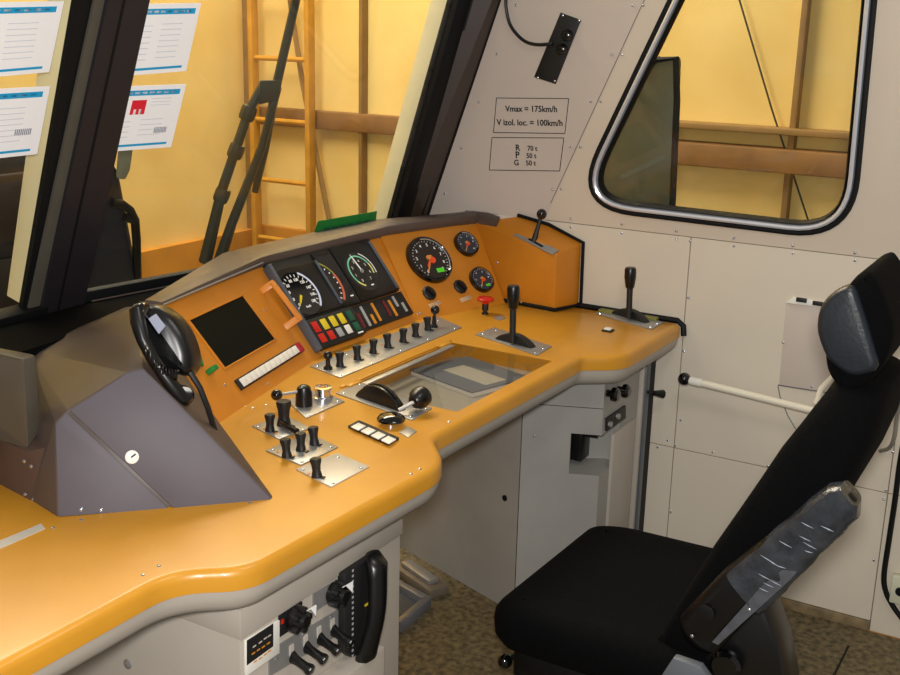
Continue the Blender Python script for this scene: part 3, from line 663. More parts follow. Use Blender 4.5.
for q in ((430,292.5),(461,286)):
    c = onf(FR,*q,.006); Mk = FR@Matrix.Translation((c.x,c.y,0)); kb_ = B().lathe([(.023,0),(.023,.004),(.019,.008),(0,.008)], Mk, 10).obj('round_knob', BLACKM, con)
    B().box(-.004,.004,-.018,.018,.008,.018,Mk@Matrix.Rotation(.5,4,'Z'),bev=.002).obj('knob_bar', BLACK, kb_)
for q in ((434.5,304.5),(465.5,299)):
    c = onf(FR,*q); pl_ = B().box(-.022,.022,-.007,.007,0,.002,FR@Matrix.Translation((c.x,c.y,0))@Matrix.Rotation(.15,4,'Z'),bev=.0006).obj('name_plate', mat('translucent_tag',(205,170,130),.3), con); put(SCR,'screw',pl_,FR@V((c.x+.014,c.y+.002,.002)),FR)
pscrews(FR, [(471,224),(418,313.5),(421,313)])
# --- orange lever box at the wall
n_ = .0
Tc = T3(FR,tr1.x-.002,tr1.y); Ta = V((2.945,1.378,.966)); Tb = V((3.046,1.345,.990)); tpn = (Tb-Ta).cross(Tc-Ta).normalized(); tpn = tpn if tpn.z > 0 else -tpn
def bxz(x, y): return V((x, y, Ta.z - (tpn.x*(x-Ta.x)+tpn.y*(y-Ta.y))/tpn.z))
Bx = [V((2.945,1.376,ZD)), V((3.046,1.343,ZD)), V((2.962,1.556,ZD)), V((3.046,1.60,ZD))]
Tx = [Ta, Tb, Tc, V((3.046,1.455,1.031)), V((3.046,1.56,1.048))]
tpn = (Tx[3]-Ta).cross(Tc-Ta).normalized(); tpn = tpn if tpn.z > 0 else -tpn
lbx = thing('lever_box', (3.0,1.45,ZD), 'orange sloping box with a ball-ended lever, between right gauges and side wall', 'control box')
bxo = B().hull(Bx+Tx, bev=.003).obj('box_body', ORANGE_P, lbx)
b = B(); b.tube([Bx[2]+V((-.004,-.004,.006)), Bx[0]+V((-.004,-.004,.006)), Bx[1]+V((0,-.006,.008)), Tb+V((-.002,-.006,.002)), Tx[3]+V((-.002,0,.003)), Tx[4]+V((-.002,0,.003))], .006, 6).obj('rubber_edging', RUBBER, lbx)
def onbox(x, y): return onp(x, y, Tx[0]+tpn*.001, tpn)
sp = B().slabpoly([onbox(*q) for q in ((513,235.5),(552,255),(559,251),(522,232.5))], tpn*.003).obj('slot_plate', STEEL, lbx)
B().slabpoly([onbox(*q)+tpn*.003 for q in ((528,240),(542,248),(544,247),(530,239))], tpn*.0008).obj('lever_slot', RUBBER, sp)
s0 = onbox(534,241); bt = onp(541.7,214,s0,V((ray(541,214).x,ray(541,214).y,0)).normalized())
lv = B().tube([s0, s0.lerp(bt,.5), bt], .006, 8, rad=[.010,.0065,.0055]).obj('lever_rod', BLACKM, sp); B().ball(bt, .0155).obj('lever_ball', GLOSSB, sp)
for q in ((497,262.5),(521,302),(545,310)):
    put(SCR,'screw',lbx,onx(*q,2.944),along((0,0,0),(-1,0,0)))
# ================================================================== PHONE CONSOLE (dark housing on the desk)
pcn = thing('phone_console', (1.4,1.6,ZD), 'dark purple grey wedge housing with slotted screw standing on the desk left of the screen', 'console')
A_ = V((1.165,1.434,ZD)); Bb = V((1.426,1.187,ZD)); e_ = (Bb-A_).normalized(); bk2 = V((-e_.y,e_.x,0)); v2 = bk2*math.cos(math.radians(70))+V((0,0,1))*math.sin(math.radians(70)); n2 = e_.cross(v2)
def onpc(x, y, off=0): return onp(x, y, A_+n2*off, n2)
D_ = onpc(55,422); D2 = onpc(67,410); C2 = onpc(127,372); C_ = onpc(143,368)
bk_pts = [V((1.70,1.79,1.0)), V((1.74,1.86,.98)), V((1.449,1.8,.933)), V((1.50,1.9,.93))]
B().hull([A_, Bb, D_, D2, C2, C_, V((1.60,1.47,ZD)), V((1.72,1.84,ZD)), V((1.35,1.88,ZD)), V((1.187,1.527,ZD)), V((1.21,1.475,.935))] + bk_pts, bev=.002).obj('housing', HOOD_B, pcn)
B().slabpoly([onpc(*q) for q in ((58.5,516.5),(55.5,424),(66.5,412.5),(169.5,509))], n2*.003, bev=.001).obj('cover_plate', HOOD, pcn)
B().slabpoly([onpc(*q) for q in ((70,410.5),(127,373),(143,369),(273,500.5),(174,508.5))], n2*.005, bev=.0015).obj('cover_plate', HOOD, pcn)
sp_ = onpc(132,457,.005); sw = B().lathe([(.0115,0),(.0115,.002),(.009,.0032),(0,.0034)], along(sp_, n2), 18).obj('slotted_screw', WHITE, pcn)
B().box(-.009,.009,-.0014,.0014,.0033,.0037,frame(sp_, CR*.8+CU*.6, CU)).obj('screw_slot', BLACKM, sw)
for q in ((81,509.5),(101,510)): put(SCR,'screw',pcn,onpc(*q,.003),along((0,0,0),n2))
def zat(x, y, P_): n = V((P_.x, P_.y, 0)).normalized(); return onp(x, y, P_, n).z
hF = onz(28,449,.885); hG = onz(41,430,.905); hL = onz(-60,420,.885)
zF = zat(24,353,hF); hb2 = [hF, hG, hL, V((hG.x+.02,hG.y+.06,.9)), V((hL.x,hL.y+.2,.885))]
zG = zat(40,352,hG)
B().hull(hb2 + [V((hF.x+.004,hF.y,zF-.012)), V((hG.x,hG.y,zG-.004)), V((hL.x,hL.y,zF-.012)), V((hG.x+.02,hG.y+.06,zG-.02)), V((hL.x,hL.y+.2,zF-.02))], bev=.003).obj('side_housing', mat('olive_grey_plastic',(86,80,70),.4,var=.15,vscale=10), pcn)
B().hull([V((1.186,1.526,ZD)), V((1.203,1.626,ZD)), V((1.26,1.80,ZD)), V((1.40,1.80,ZD)), V((1.19,1.53,.884)), V((1.217,1.66,.879)), V((1.26,1.80,.876)), V((1.40,1.80,.88)), V((1.21,1.48,.9)), V((1.2,1.48,ZD))]).obj('lower_skirt', mat('brown_skirt',(84,66,58),.45,var=.1), pcn)
for q in ((25,461),(32,466),(26,494),(34,499)):
    put(SCR,'screw',pcn,onp(*q,V((1.186,1.526,ZD)),V((-.9,-.3,0)).normalized())+V((-.002,0,0)),along((0,0,0),(-1,-.3,0)))
# ---- telephone handset in its cradle
PH = CAM + (V((1.50,1.53,.985))-CAM)*.925; phn = (CAM-PH).normalized(); 
def onph(x, y, off=0): return onp(x, y, PH+phn*off, phn)
ph = thing('telephone', (1.52,1.54,.84), 'black telephone handset with coiled cord in cradle beside the dark screen', 'telephone')
FPH = frame(PH, CR, CU)
def ph2(x, y): q = FPH.inverted() @ onph(x, y); return V((q.x,q.y))
cr_pts = [ph2(*q) for q in ((136,308),(157,303),(177,315),(190,333),(197,352),(197,368),(190,377),(172,372),(152,360),(142,340))]
b = B(); pr = round_poly(cr_pts[::-1], .012, 3)
if sum((pr[i].x-pr[i-1].x)*(pr[i].y+pr[i-1].y) for i in range(len(pr))) > 0: pr = pr[::-1]
secs = [[FPH @ V((p.x,p.y,z)) for p in inset(pr, d)] for d, z in ((.0,-.05),(.0,.0),(.003,.012),(.010,.020),(.022,.024))]
crd = b.loft(secs).obj('cradle', BLACK, ph, smooth=50)
lab = [ph2(*q) for q in ((152,319),(160,314),(170,326),(163,334))]; B().prism(lab, .0235, .0255, FPH).obj('cradle_label', mat('grey_blue_label',(150,155,175),.4), crd)
hs = [(136,309,.030),(138,322,.036),(143,340,.042),(152,358,.045),(163,374,.044),(175,390,.040),(183,400,.034)]
hpt = [onph(x,y,o) for x,y,o in hs]
B().tube(hpt, .011, 12, rad=[.012,.0135,.0115,.0105,.011,.014,.012]).obj('handset', BLACK, ph)
B().lathe([(.014,0),(.0165,.006),(.0165,.016),(.013,.022),(0,.023)], along(onph(136,312,.018), phn*.3+CR*.9+CU*.1), 16).obj('earpiece', GLOSSB, ph)
B().lathe([(.016,0),(.0185,.006),(.0185,.016),(.014,.022),(0,.023)], along(onph(182,398,.015), phn*.8+CR*.2+CU*.3), 16).obj('mouthpiece', GLOSSB, ph)
cps = []; c0 = onph(145,350,.062); c1 = onph(178,375,.045)
for i in range(0, 161):
    t_ = i/160; ax = c0.lerp(c1, t_) + V((0,0,-.012*math.sin(math.pi*t_))); a_ = t_*2*math.pi*10
    cps.append(ax + CU*(.0075*math.cos(a_)) + phn*(.0075*math.sin(a_)))
B().tube(cps, .0022, 6).obj('coiled_cord', BLACK, ph)
B().tube([onph(190,372,.02), onph(200,388,.02), onph(208,408,.0), onph(214,428,-.03), onph(218,440,-.06)], .0055, 8).obj('cable', BLACKM, ph)
# ================================================================== PEDESTALS
ped = thing('switch_pedestal', (1.45,1.4,0), 'grey pedestal with switches and black handset under the left end of the desk', 'cabinet')
YP = 1.085; XL = 1.215
xr = ony(400.5,560,YP).x
B().box(XL, xr, YP, 1.80, 0, ZD-.09, bev=.004).obj('cabinet_body', GREY, ped)
B().box(XL-.003, xr+.001, YP-.004, YP+.3, ony(300,600,YP).z, ZD-.088, bev=.002).obj('top_rail', GREY, ped)
def pp(x, y, off=0): return ony(x, y, YP-off)
FP = frame((0,YP,0), (1,0,0), (0,0,1))     # local (x, z), n towards -y
def q2(x, y): p = pp(x, y); return V((p.x, p.z))
lbp_ = B().prism([q2(*q) for q in ((244,675),(277,652),(277,619),(244,640))], 0, .006, FP, bev=.001).obj('label_frame', WHITE, ped)
def prm(name, pts, z0, z1, m, par, bev=0): return B().prism([q2(*q) for q in pts], z0, z1, FP, bev=bev).obj(name, m, par)
# (label plate: black field with a white L-shaped border)
prm('label_field', ((243.8,664),(270,645),(270,622.5),(243.8,639.5)), .006, .007, BLACKM, lbp_)
for r_, pts in enumerate((((251,645),(257,641),(262,637),(266,634.5)), ((250,652),(255,648.5),(260,645.5),(265,642)), ((252,660),(257,657),(262,653),(266,650)))):
    for q in pts: p = q2(*q); B().box(p.x-.004,p.x+.004,p.y-.0012,p.y+.0012,.007,.0074,FP).obj('label_mark', AMBER if r_ else PLATE, lbp_)
def rot_knob(px, py, bgpts, m_bg):
    base = prm('knob_plate', bgpts, 0, .003, m_bg, ped); p = pp(px, py); Mk = along(p, (0,-1,0))
    k = B().lathe([(.020,.003),(.020,.012),(.016,.016),(.015,.030),(.011,.034),(0,.034)], Mk, 12).obj('rotary_knob', BLACK, base)
    b = B()
    for a in range(5): b.box(.006,.024,-.005,.005,.006,.028,Mk@Matrix.Rotation(a*2*math.pi/5,4,'Z'),bev=.002)
    b.obj('knob_grip', BLACK, base); return base
k1_ = rot_knob(291, 617, ((278,637),(301,622),(301,601),(278,616)), BLACKM)
k2_ = rot_knob(331, 592, ((312,612),(336,597),(336,579),(312,594)), STEEL)
prm('knob_highlight', ((296,604),(301,611),(301.5,600),(292,606)), .030, .032, WHITEP, k1_); prm('knob_highlight', ((331,581),(338,588),(338.5,577),(328,583)), .030, .032, WHITEP, k2_)  # white patches painted as highlights on the two knobs
prm('red_mark', ((279.5,624),(282,622.5),(282,618),(279.5,619.5)), .003, .004, RED, k1_)
tp = prm('toggle_plate', ((268,676),(341,632),(341,607),(268,650)), 0, .003, STEEL, ped)
for q in ((290,656),(304,646),(317.5,637.5),(331,629.5)):
    p = pp(*q); Mk = along(p+V((0,-.003,0)), (.05,-1,-.35)); b = B(); secs = []
    for z, hx, hy in ((0,.006,.012),(.012,.005,.008),(.03,.006,.007),(.040,.009,.009),(.044,.008,.008)):
        secs.append([Mk@V((sx*hx,sy*hy,z)) for sx,sy in ((-1,-.6),(-.6,-1),(.6,-1),(1,-.6),(1,.6),(.6,1),(-.6,1),(-1,.6))])
    b.loft(secs).obj('toggle_switch', BLACK, tp); B().box(p.x-.005,p.x+.005,YP-.005,YP-.003,p.z-.005,p.z+.022).obj('toggle_mount', PLATE, tp)
for q in ((276,659),(303,635),(331,617)): put(SCR,'screw',tp,pp(*q,.003),along((0,0,0),(0,-1,0)))
B().box(q2(310,660).x, q2(362,640).x+.01, YP-.045, YP, .1, q2(345,640).y-.03, bev=.003).obj('lower_cover', GREY, ped)
for q in ((128,664),): 
    p = onx(*q, XL); B().lathe([(.009,0),(.009,.002),(.004,.004),(0,.004)], along(p,(-1,0,0)), 12).obj('panel_lock', STEEL, ped)
# handset of the radio on the pedestal
hst = thing('radio_handset', pp(365,640), 'black radio handset hanging upright on the grey switch pedestal', 'handset')
prm2 = [q2(*q) for q in ((337,650),(366,670),(366,553),(337,572))]
B().prism(prm2, 0, .018, FP, bev=.003).obj('handset_cradle', BLACKM, hst)
b = B()
for k in range(17):
    p = q2(344.5, 568+k*5.3); b.box(p.x-.0022,p.x+.0022,p.y-.0022,p.y+.0022,.018,.0188,FP)
tag(b.obj('cradle_dots', LGREY, hst), kind='stuff')
b = B(); secs = []
for k in range(13):
    t_ = k/12; pa = ony(375,554,YP-.03); pb_ = ony(362,664,YP-.03); x = pa.x*(1-t_)+pb_.x*t_; zt = pa.z*(1-t_) + pb_.z*t_; bow = math.sin(math.pi*t_); 
    hw = .022 + .003*(abs(t_-.5)*2)**2; off = .014+.020*bow; th = (.028 + .012*(abs(t_-.5)*2)**3)*(.55 if k in (0,12) else 1); hw *= (.7 if k in (0,12) else 1)
    secs.append([(x+hw*math.cos(a), YP-off-th*.5+th*.5*math.sin(a), zt) for a in [2*math.pi*i/14 for i in range(14)]])
b.loft(secs).obj('handset_body', BLACK, hst, smooth=60)
p = q2(365,632); B().box(p.x-.02,p.x+.012,p.y-.02,p.y+.02,.012,.026,FP,bev=.003).obj('hook_switch', LGREY, hst)
p = q2(358,602); B().box(p.x-.004,p.x+.01,p.y-.002,p.y+.002,.018,.0195,FP).obj('cradle_mark', YELLOW, hst)
# right pedestal
pr_ = thing('desk_pedestal', (2.8,1.4,0), 'grey pedestal with corner alcove and knobs under right end of the desk', 'cabinet')
P1 = V((2.59,1.29)); P2 = V((2.671,1.09)); zt = ZD-.085
def foot(z0, z1, notch=False):
    q = [P1, P2] if not notch else [P1, P1.lerp(P2,.62), P1.lerp(P2,.62)+V((.11,.045)), V((2.80,1.13))+V((0,.0)), V((2.80,1.092))]
    q = q + [V((2.985,1.09)), V((2.99,1.84)), V((2.77,1.80))]; return B().prism(q[::-1] if False else q, z0, z1)
zA, zB = .436, .552
foot(0, zA).obj('lower_body', GREY_D, pr_); foot(zA, zB, True).obj('alcove_body', GREY_D, pr_); foot(zB, zt).obj('upper_body', GREY_D, pr_)
kd_ = (P1-P2).normalized(); nk = V((P1-V((2.77,1.80))).normalized()).to_3d(); 
fn = V((P2.y-P1.y, P1.x-P2.x)); fn = fn if fn.x < 0 else -fn; fn = V((fn.x,fn.y,0)).normalized()
def onfc(x, y): return onp(x, y, V((P1.x,P1.y,0)), fn)
B().slabpoly([onfc(*q) for q in ((516,421),(604,408),(604,409),(516,422))][:0] or [V((P1.x,P1.y,.628)), V((P2.x,P2.y,.628)), V((P2.x,P2.y,.6265)), V((P1.x,P1.y,.6265))], fn*.0006).obj('panel_seam', RUBBER, pr_)
B().slabpoly([V((P1.x,P1.y,.0)), V((P1.x,P1.y,.70)), V((P1.x,P1.y,.70))+V((kd_.x,kd_.y,0))*-.002, V((P1.x,P1.y,.0))+V((kd_.x,kd_.y,0))*-.002], fn*.0006).obj('panel_seam', RUBBER, pr_)
for q in ((534,436),): put(SCR,'screw',pr_,onfc(*q),along((0,0,0),fn))
kn = V((1.80-1.29, -(2.77-2.59), 0)); kn = V((-(1.80-1.29), (2.77-2.59), 0)).normalized()
bp_ = onp(505,498,V((P1.x,P1.y,0)),kn); B().lathe([(.009,0),(.009,.003),(0,.004)], along(bp_,kn), 10).obj('panel_lock', RUBBER, pr_)
# alcove switch
ap = P1.lerp(P2,.70)+V((.085,.03)); p = V((ap.x,ap.y,.50)); B().box(-.03,.03,-.02,.02,-.05,.05,Matrix.Translation(p),bev=.004).obj('alcove_switch', BLACK, pr_)
B().tube([p+V((0,-.01,.02)), p+V((.01,-.05,.024))], .009, 8, rad=[.006,.010]).obj('alcove_lever', BLACK, pr_)
for q in ((607,393),(618,389.5)):
    p = ony(*q,1.09); B().lathe([(.010,0),(.010,.012),(.019,.016),(.019,.028),(.013,.034),(0,.035)], along(p,(0,-1,0)), 16).obj('round_knob', GLOSSB, pr_)
FB = frame((0,1.09,0),(1,0,0),(0,0,1))
def b2(x,y): p = ony(x,y,1.09); return V((p.x,p.z))
so = B().prism([b2(*q) for q in ((605,431),(624,418),(624,405),(605,418))],0,.006,FB,bev=.001).obj('socket_plate', BLACKM, pr_)
for q in ((609,424),(617,416)): p = ony(*q,1.084); B().lathe([(.008,0),(.008,.008),(0,.008)], along(p,(0,-1,0)), 10).obj('socket_cap', STEEL, so)
B().box(2.74,2.90,1.082,1.092,.06,.535,bev=.002).obj('door_panel', GREY, pr_)
B().box(2.925,2.94,1.078,1.092,.02,zt,bev=.002).obj('edge_rail', GREY, pr_)
B().box(2.987,3.042,1.086,1.7,.0,zt-.02).obj('wall_gap_shade', RUBBER, pr_)  # black filler for the shade in the gap between pedestal and wall
B().box(2.958,2.988,1.080,1.13,.02,zt,bev=.003).obj('edge_rail', FRAMEG, pr_)
p = ony(648,392,1.075); pk = B().tube([p, p+V((.03,-.02,-.008))], .005, 8).obj('side_lever_rod', BLACKM, pr_)
B().tube([p+V((.012,-.012,-.004)), p+V((.042,-.03,-.012))], .009, 10, rad=[.007,.013]).obj('side_lever_knob', BLACK, pr_)
# foot rest and pedal on the floor
fr_ = thing('foot_pedal', onz(415,575,0), 'low metal foot pedal rail on the floor in the knee space', 'pedal')
b = B(); c0 = onz(402,562,.03); c1 = onz(440,588,.03); Mf = frame(c0, c1-c0, (0,0,1)); ln_ = (c1-c0).length
B().box(0,ln_,-.03,.0,-.035,.035,Mf,bev=.006).obj('pedal_base', mat('worn_floor_metal',(120,108,92),.5,var=.3,vscale=40), fr_); B().box(.02,ln_-.03,0,.014,-.018,.018,Mf,bev=.003).obj('pedal_bar', STEEL, fr_)
ft = thing('foot_rest', onz(405,600,0), 'grey metal foot rest frame on the floor beside the pedestal', 'foot rest')
q = [onz(*a,.02) for a in ((398,585),(427,601),(399,625))]
for a, c in ((q[0],q[1]),(q[1],q[2])): B().box(-.005,(c-a).length+.005,-.012,.012,-.02,.012,frame(a,c-a,V((0,0,1)).cross(c-a)),bev=.003).obj('frame_bar', mat('grey_foot_metal',(128,130,136),.4,metal=.4), ft)
B().prism([(p.x,p.y) for p in (q[0],q[1],q[2])], .002, .012).obj('rest_plate', mat('dark_foot_plate',(70,74,84),.5), ft)
# ================================================================== DRIVER SEAT
seat = thing('driver_chair', (2.13,.72,0), 'black fabric driver seat with headrest and film-wrapped armrest facing the desk', 'seat')
SX0, SX1 = 1.845, 2.39; sxc = (SX0+SX1)/2
co = round_poly([V((SX0,.52)), V((SX1,.52)), V((SX1-.01,.90)), V((SX1-.05,.972)), V((SX0+.03,.985)), V((SX0,.945))], [.05,.05,.05,.06,.06,.06], 5)
cb = profile_slab(co, [(.13,.456),(.09,.457),(.055,.462),(.032,.463),(.014,.455),(.003,.438),(0,.42),(.004,.385),(.02,.362),(.05,.352)], bottom=True)
cu_ = cb.obj('seat_cushion', FABRIC, seat, smooth=70)
b = B(); b.box(SX0+.05,SX1-.05,.56,.93,.29,.36,bev=.01); b.obj('seat_frame', BLACK, seat)
b = B()
for k in range(6):
    z0 = .05+k*.04; b.box(1.97,2.30,.56,.90,z0,z0+.036,bev=.012)
b.obj('suspension_bellows', BLACKM, seat)
B().box(1.94,2.33,.5,.93,0,.05,bev=.008).obj('base_plate', BLACK, seat)
p = onx(505,661,1.93); kb1 = B().tube([p, V((1.99,p.y-.04,p.z+.02))], .006, 8).obj('adjuster_rod', BLACK, seat); B().ball(p,.0165).obj('adjuster_ball', GLOSSB, kb1)
p = onx(548,655,1.905); ad = B().lathe([(.03,0),(.03,.012),(.024,.02),(0,.021)], along(V((1.93,p.y+.03,p.z)),(-1,0,0)), 18).obj('weight_dial', GLOSSB, seat)
B().box(1.908,1.914,p.y-.05,p.y+.01,p.z-.014,p.z+.012,bev=.001).obj('weight_label', WHITE, seat); B().box(1.9065,1.909,p.y-.040,p.y-.030,p.z-.010,p.z+.008).obj('label_mark', RED, seat); B().box(1.9065,1.909,p.y-.012,p.y+.004,p.z-.006,p.z+.008).obj('label_mark', AMBER, seat)
B().box(1.912,1.96,.60,.95,.27,.36,bev=.008).obj('side_cover', BLACK, seat)
p = onx(590,655,1.905); B().lathe([(.026,0),(.026,.012),(.02,.02),(0,.021)], along(V((1.914,p.y,p.z)),(-1,0,0)), 18).obj('weight_dial', GLOSSB, seat)
B().slabpoly([onx(*q,1.80) for q in ((656,684),(673,658),(700,667),(712,684))], (.02,0,0), bev=.003).obj('side_lever_plate', mat('slate_grey_plate',(92,96,102),.5), seat)
# backrest
def sect(c, d, w, th, bol, n=28):
    d = d.normalized(); f_ = V((0, d.z, -d.y)); out = []
    for i in range(n):
        a = 2*math.pi*i/n; cx = math.copysign(abs(math.cos(a))**.45, math.cos(a)); sy = math.copysign(abs(math.sin(a))**.55, math.sin(a))
        o = sy*th/2
        if sy > 0: o += bol*(abs(cx)**3 - .35)
        out.append(c + V((1,0,0))*(cx*w/2) + f_*o)
    return out
sp_pts = [(.605,.40,.44,.10,.00),(.575,.47,.50,.12,.02),(.53,.56,.51,.13,.03),(.48,.66,.51,.14,.035),(.43,.76,.49,.145,.035),(.388,.86,.44,.14,.03),(.36,.93,.37,.125,.015),(.343,.985,.29,.10,.0),(.335,1.01,.22,.08,.0)]
secs = []
for i, (y, z, w, th, bo) in enumerate(sp_pts):
    a = sp_pts[max(0,i-1)]; c = sp_pts[min(len(sp_pts)-1,i+1)]; secs.append(sect(V((2.135,y,z)), V((0,c[0]-a[0],c[1]-a[1])), w, th, bo))
B().loft(secs).obj('backrest', FABRIC, seat, smooth=80)
XH = 2.0
FH = frame((XH,0,0),(0,-1,0),(0,0,1))     # local (-y, z), n = -x
def h2(x, y, X=XH): p = onx(x, y, X); return V((-p.y, p.z))
def area2(p): return sum(p[i-1].x*p[i].y-p[i].x*p[i-1].y for i in range(len(p)))
hpoly = round_poly([h2(*q,2.10) for q in ((836,335),(836,312),(846,292),(868,266),(879,262),(889,276),(904,315),(899,345),(878,374),(852,379),(838,360))], .035, 4)
hpoly = hpoly if area2(hpoly) > 0 else hpoly[::-1]
secs = [[FH @ V((q.x,q.y,z)) for q in inset(hpoly, d)] for d, z in ((.013,-.25),(.005,-.246),(.001,-.238),(0,-.225),(0,-.025),(.001,-.012),(.005,-.004),(.013,0))]
hd = B().loft(secs).obj('headrest', FABRIC, seat, smooth=70)
dpoly = round_poly([h2(*q,XH-.004) for q in ((816,330),(820,305),(836,289),(855,284),(866,318),(881,370),(852,378),(827,360))], .02, 3)
secs = [[FH @ V((q.x,q.y,z)) for q in inset(dpoly[::-1], d)] for d, z in ((0,-.02),(0,.002),(.003,.009),(.010,.014),(.022,.016))]
def area2(p): return sum(p[i-1].x*p[i].y-p[i].x*p[i-1].y for i in range(len(p)))
dp = dpoly if area2(dpoly) > 0 else dpoly[::-1]
secs = [[FH @ V((q.x,q.y,z)) for q in inset(dp, d)] for d, z in ((0,-.02),(0,.002),(.002,.007),(.006,.011),(.011,.0125))]
B().loft(secs).obj('headrest_side_pad', LEATHER, seat, smooth=70)
# armrest folded up, wrapped in clear film
XA = 1.845
ap0 = onx(700,632,XA); ap1 = onx(742,588,XA); ap2 = onx(845,499,XA)
def armsec(c, d, hw, ht): 
    d = d.normalized(); f_ = V((0,d.z,-d.y)); return [c + V((1,0,0))*(math.copysign(abs(math.cos(a))**.6,math.cos(a))*ht) + f_*(math.copysign(abs(math.sin(a))**.6,math.sin(a))*hw) for a in [2*math.pi*i/18 for i in range(18)]]
dA = ap2-ap0; b = B(); b.loft([armsec(ap0-dA*.05,dA,.025,.018), armsec(ap0,dA,.045,.026), armsec(ap1,dA,.044,.026), armsec(ap0.lerp(ap2,.9),dA,.034,.026), armsec(ap2,dA,.026,.024), armsec(ap2+dA*.04,dA,.014,.016)]); arm = b.obj('armrest', BLACK, seat, smooth=70)
secs = []
for k in range(15):
    t_ = .34+.70*k/14; c = ap0.lerp(ap2,t_); hw = .048*(1-t_)+.030*t_ + random.uniform(-.002,.003); 
    if t_ > 1: hw *= .6
    secs.append(armsec(c + V((0,random.uniform(-.001,.001),0)), dA + V((0,random.uniform(-.05,.05),random.uniform(-.05,.05))), hw+.004, .030+random.uniform(-.002,.003)*(t_<1)))
B().loft(secs).obj('wrap_film', TAPE, arm, smooth=25)
for k in range(14):
    t_ = .36+.60*random.random(); c = ap0.lerp(ap2,t_); d = dA.normalized(); f_ = V((0,d.z,-d.y)); hw = (.048*(1-t_)+.030*t_); s0_ = random.uniform(-.8,.2); s1_ = s0_+random.uniform(.3,.7)
    B().tube([c+V((-.0325,0,0))+f_*hw*s0_+d*.003, c+V((-.034,0,0))+f_*hw*(s0_+s1_)/2, c+V((-.0325,0,0))+f_*hw*min(.9,s1_)-d*.004], .0012, 5, rad=[.0003,.0011,.0003]).obj('film_crease', mat('film_shine',(150,158,170),.12), arm)
B().slabpoly([onx(*q,XA-.03) for q in ((712,642),(718,645),(790,580),(797,572),(782,570),(760,588))], (.002,0,0)).obj('loose_film', mat('grey_film',(84,86,92),.3,var=.3,vscale=40), arm)
p = onx(706,613,XA-.028); B().lathe([(.016,0),(.016,.003),(.012,.004),(0,.004)], along(p,(-1,0,0)), 18).obj('pivot_cap', BLACK, arm)
for q in ((692,636),(749,610)): put(SCR,'screw',arm,onx(*q,XA-.03),along((0,0,0),(-1,0,0)))
b = B(); b.hull([onx(*q,1.90) for q in ((655,640),(690,600),(760,600),(778,648),(788,700),(680,700))] + [onx(*q,1.90)+V((.10,0,0)) for q in ((655,640),(690,600),(760,600),(778,648),(788,700),(680,700))], bev=.01).obj('recline_cover', BLACK, seat)
p = onx(727,664,1.885); B().lathe([(.03,0),(.03,.01),(.024,.018),(0,.019)], along(p,(-1,0,.0)), 18).obj('recline_knob', GLOSSB, seat)
# ================================================================== THINGS ON THE SIDE WALL
hl = thing('brake_lever', onwall(750,400), 'white lever rod with black ball end sticking forward along the side wall', 'lever')
b0 = onx(684.5,379,2.965); b1 = onx(816,411.5,2.965)
rod = B().tube([b0, b1], .0105, 12).obj('lever_rod', mat('ivory_tube',(228,220,200),.35), hl); B().ball(b0,.0185).obj('lever_ball', GLOSSB, hl)
d = (b0-b1).normalized(); B().tube([b0-d*.018, b0-d*.05], .0125, 12).obj('rod_sleeve', WHITE, hl)
B().tube([b1, b1+V((.04,-.01,0)), V((XW-.002,b1.y-.02,b1.z))], .012, 10).obj('lever_pivot', CHROME, hl)
B().tube([onx(833,377,2.99), onx(821,389,2.985), onx(816,404,2.975)], .008, 8).obj('lever_bow', mat('ivory_tube',(228,220,200),.35), hl)
wk = thing('rubber_stop', onwall(810,427), 'small round black stop on the wall just below the lever rod', 'stop')
B().lathe([(.008,0),(.008,.02),(.017,.024),(.019,.034),(.014,.042),(0,.044)], along(onwall(811,428),(-1,0,0)), 16).obj('stop_head', BLACK, wk)
pk = thing('document_pocket', onwall(800,390), 'flat cream document pocket with black clips on the side wall, behind the headrest', 'pocket')
def wl2(q, off): return onx(*q, XW-off)
B().slabpoly([wl2(q,.004) for q in ((786,303),(779,386),(832,395),(835,308))], (.003,0,0), bev=.001).obj('pocket_front', SHEET, pk)
B().slabpoly([wl2(q,.008) for q in ((786,303),(793,297),(836,304),(835,309))], (.006,0,0), bev=.001).obj('pocket_rim', WHITE, pk)
for q in ((801.5,300),(818,303.5)): p = wl2(q,.009); B().box(p.x-.003,p.x+.002,p.y-.014,p.y+.014,p.z-.006,p.z+.006,bev=.001).obj('pocket_clip', BLACKM, pk)
B().tube([wl2((778,385),.004), wl2((800,388.5),.004), wl2((833,393.5),.004)], .0018, 5).obj('pocket_lower_edge', FRAMEG, pk)
B().tube([wl2(q,.002) for q in ((778,386),(780,397),(788,416),(798,433))], .0014, 5).obj('pocket_wire', FRAMEG, pk)
put(SCR,'screw',pk,wl2((783,342.5),.004),along((0,0,0),(-1,0,0))); put(SCR,'screw',pk,wl2((812,386.5),.004),along((0,0,0),(-1,0,0)))
gh = B().tube(spline([onx(*q,X) for q,X in (((884,405),3.04),((889,399),3.02),((895,397),3.005),((898.5,403),3.005),((896.5,420),3.005),((894,438),3.005),((889,448),3.02),((880,451),3.04))]), .0055, 10).obj('grab_bar', mat('grey_tube',(150,148,140),.35,metal=.5))
tag(gh, 'bent grey tube bar on the wall behind the seat back', 'bar')
cb_ = B().tube(spline([onx(*q,3.03) for q in ((906,430),(900,462),(895,500),(889,540),(884,575),(886,592),(893,606),(903,620))]), .0075, 8).obj('hanging_cable', RUBBER)
tag(cb_, 'thick black cable hanging along the side wall near the floor behind the seat', 'cable')
ob = thing('outlet_box', onwall(905,600), 'pale green-grey outlet box low on the wall beside the hanging cable', 'outlet')
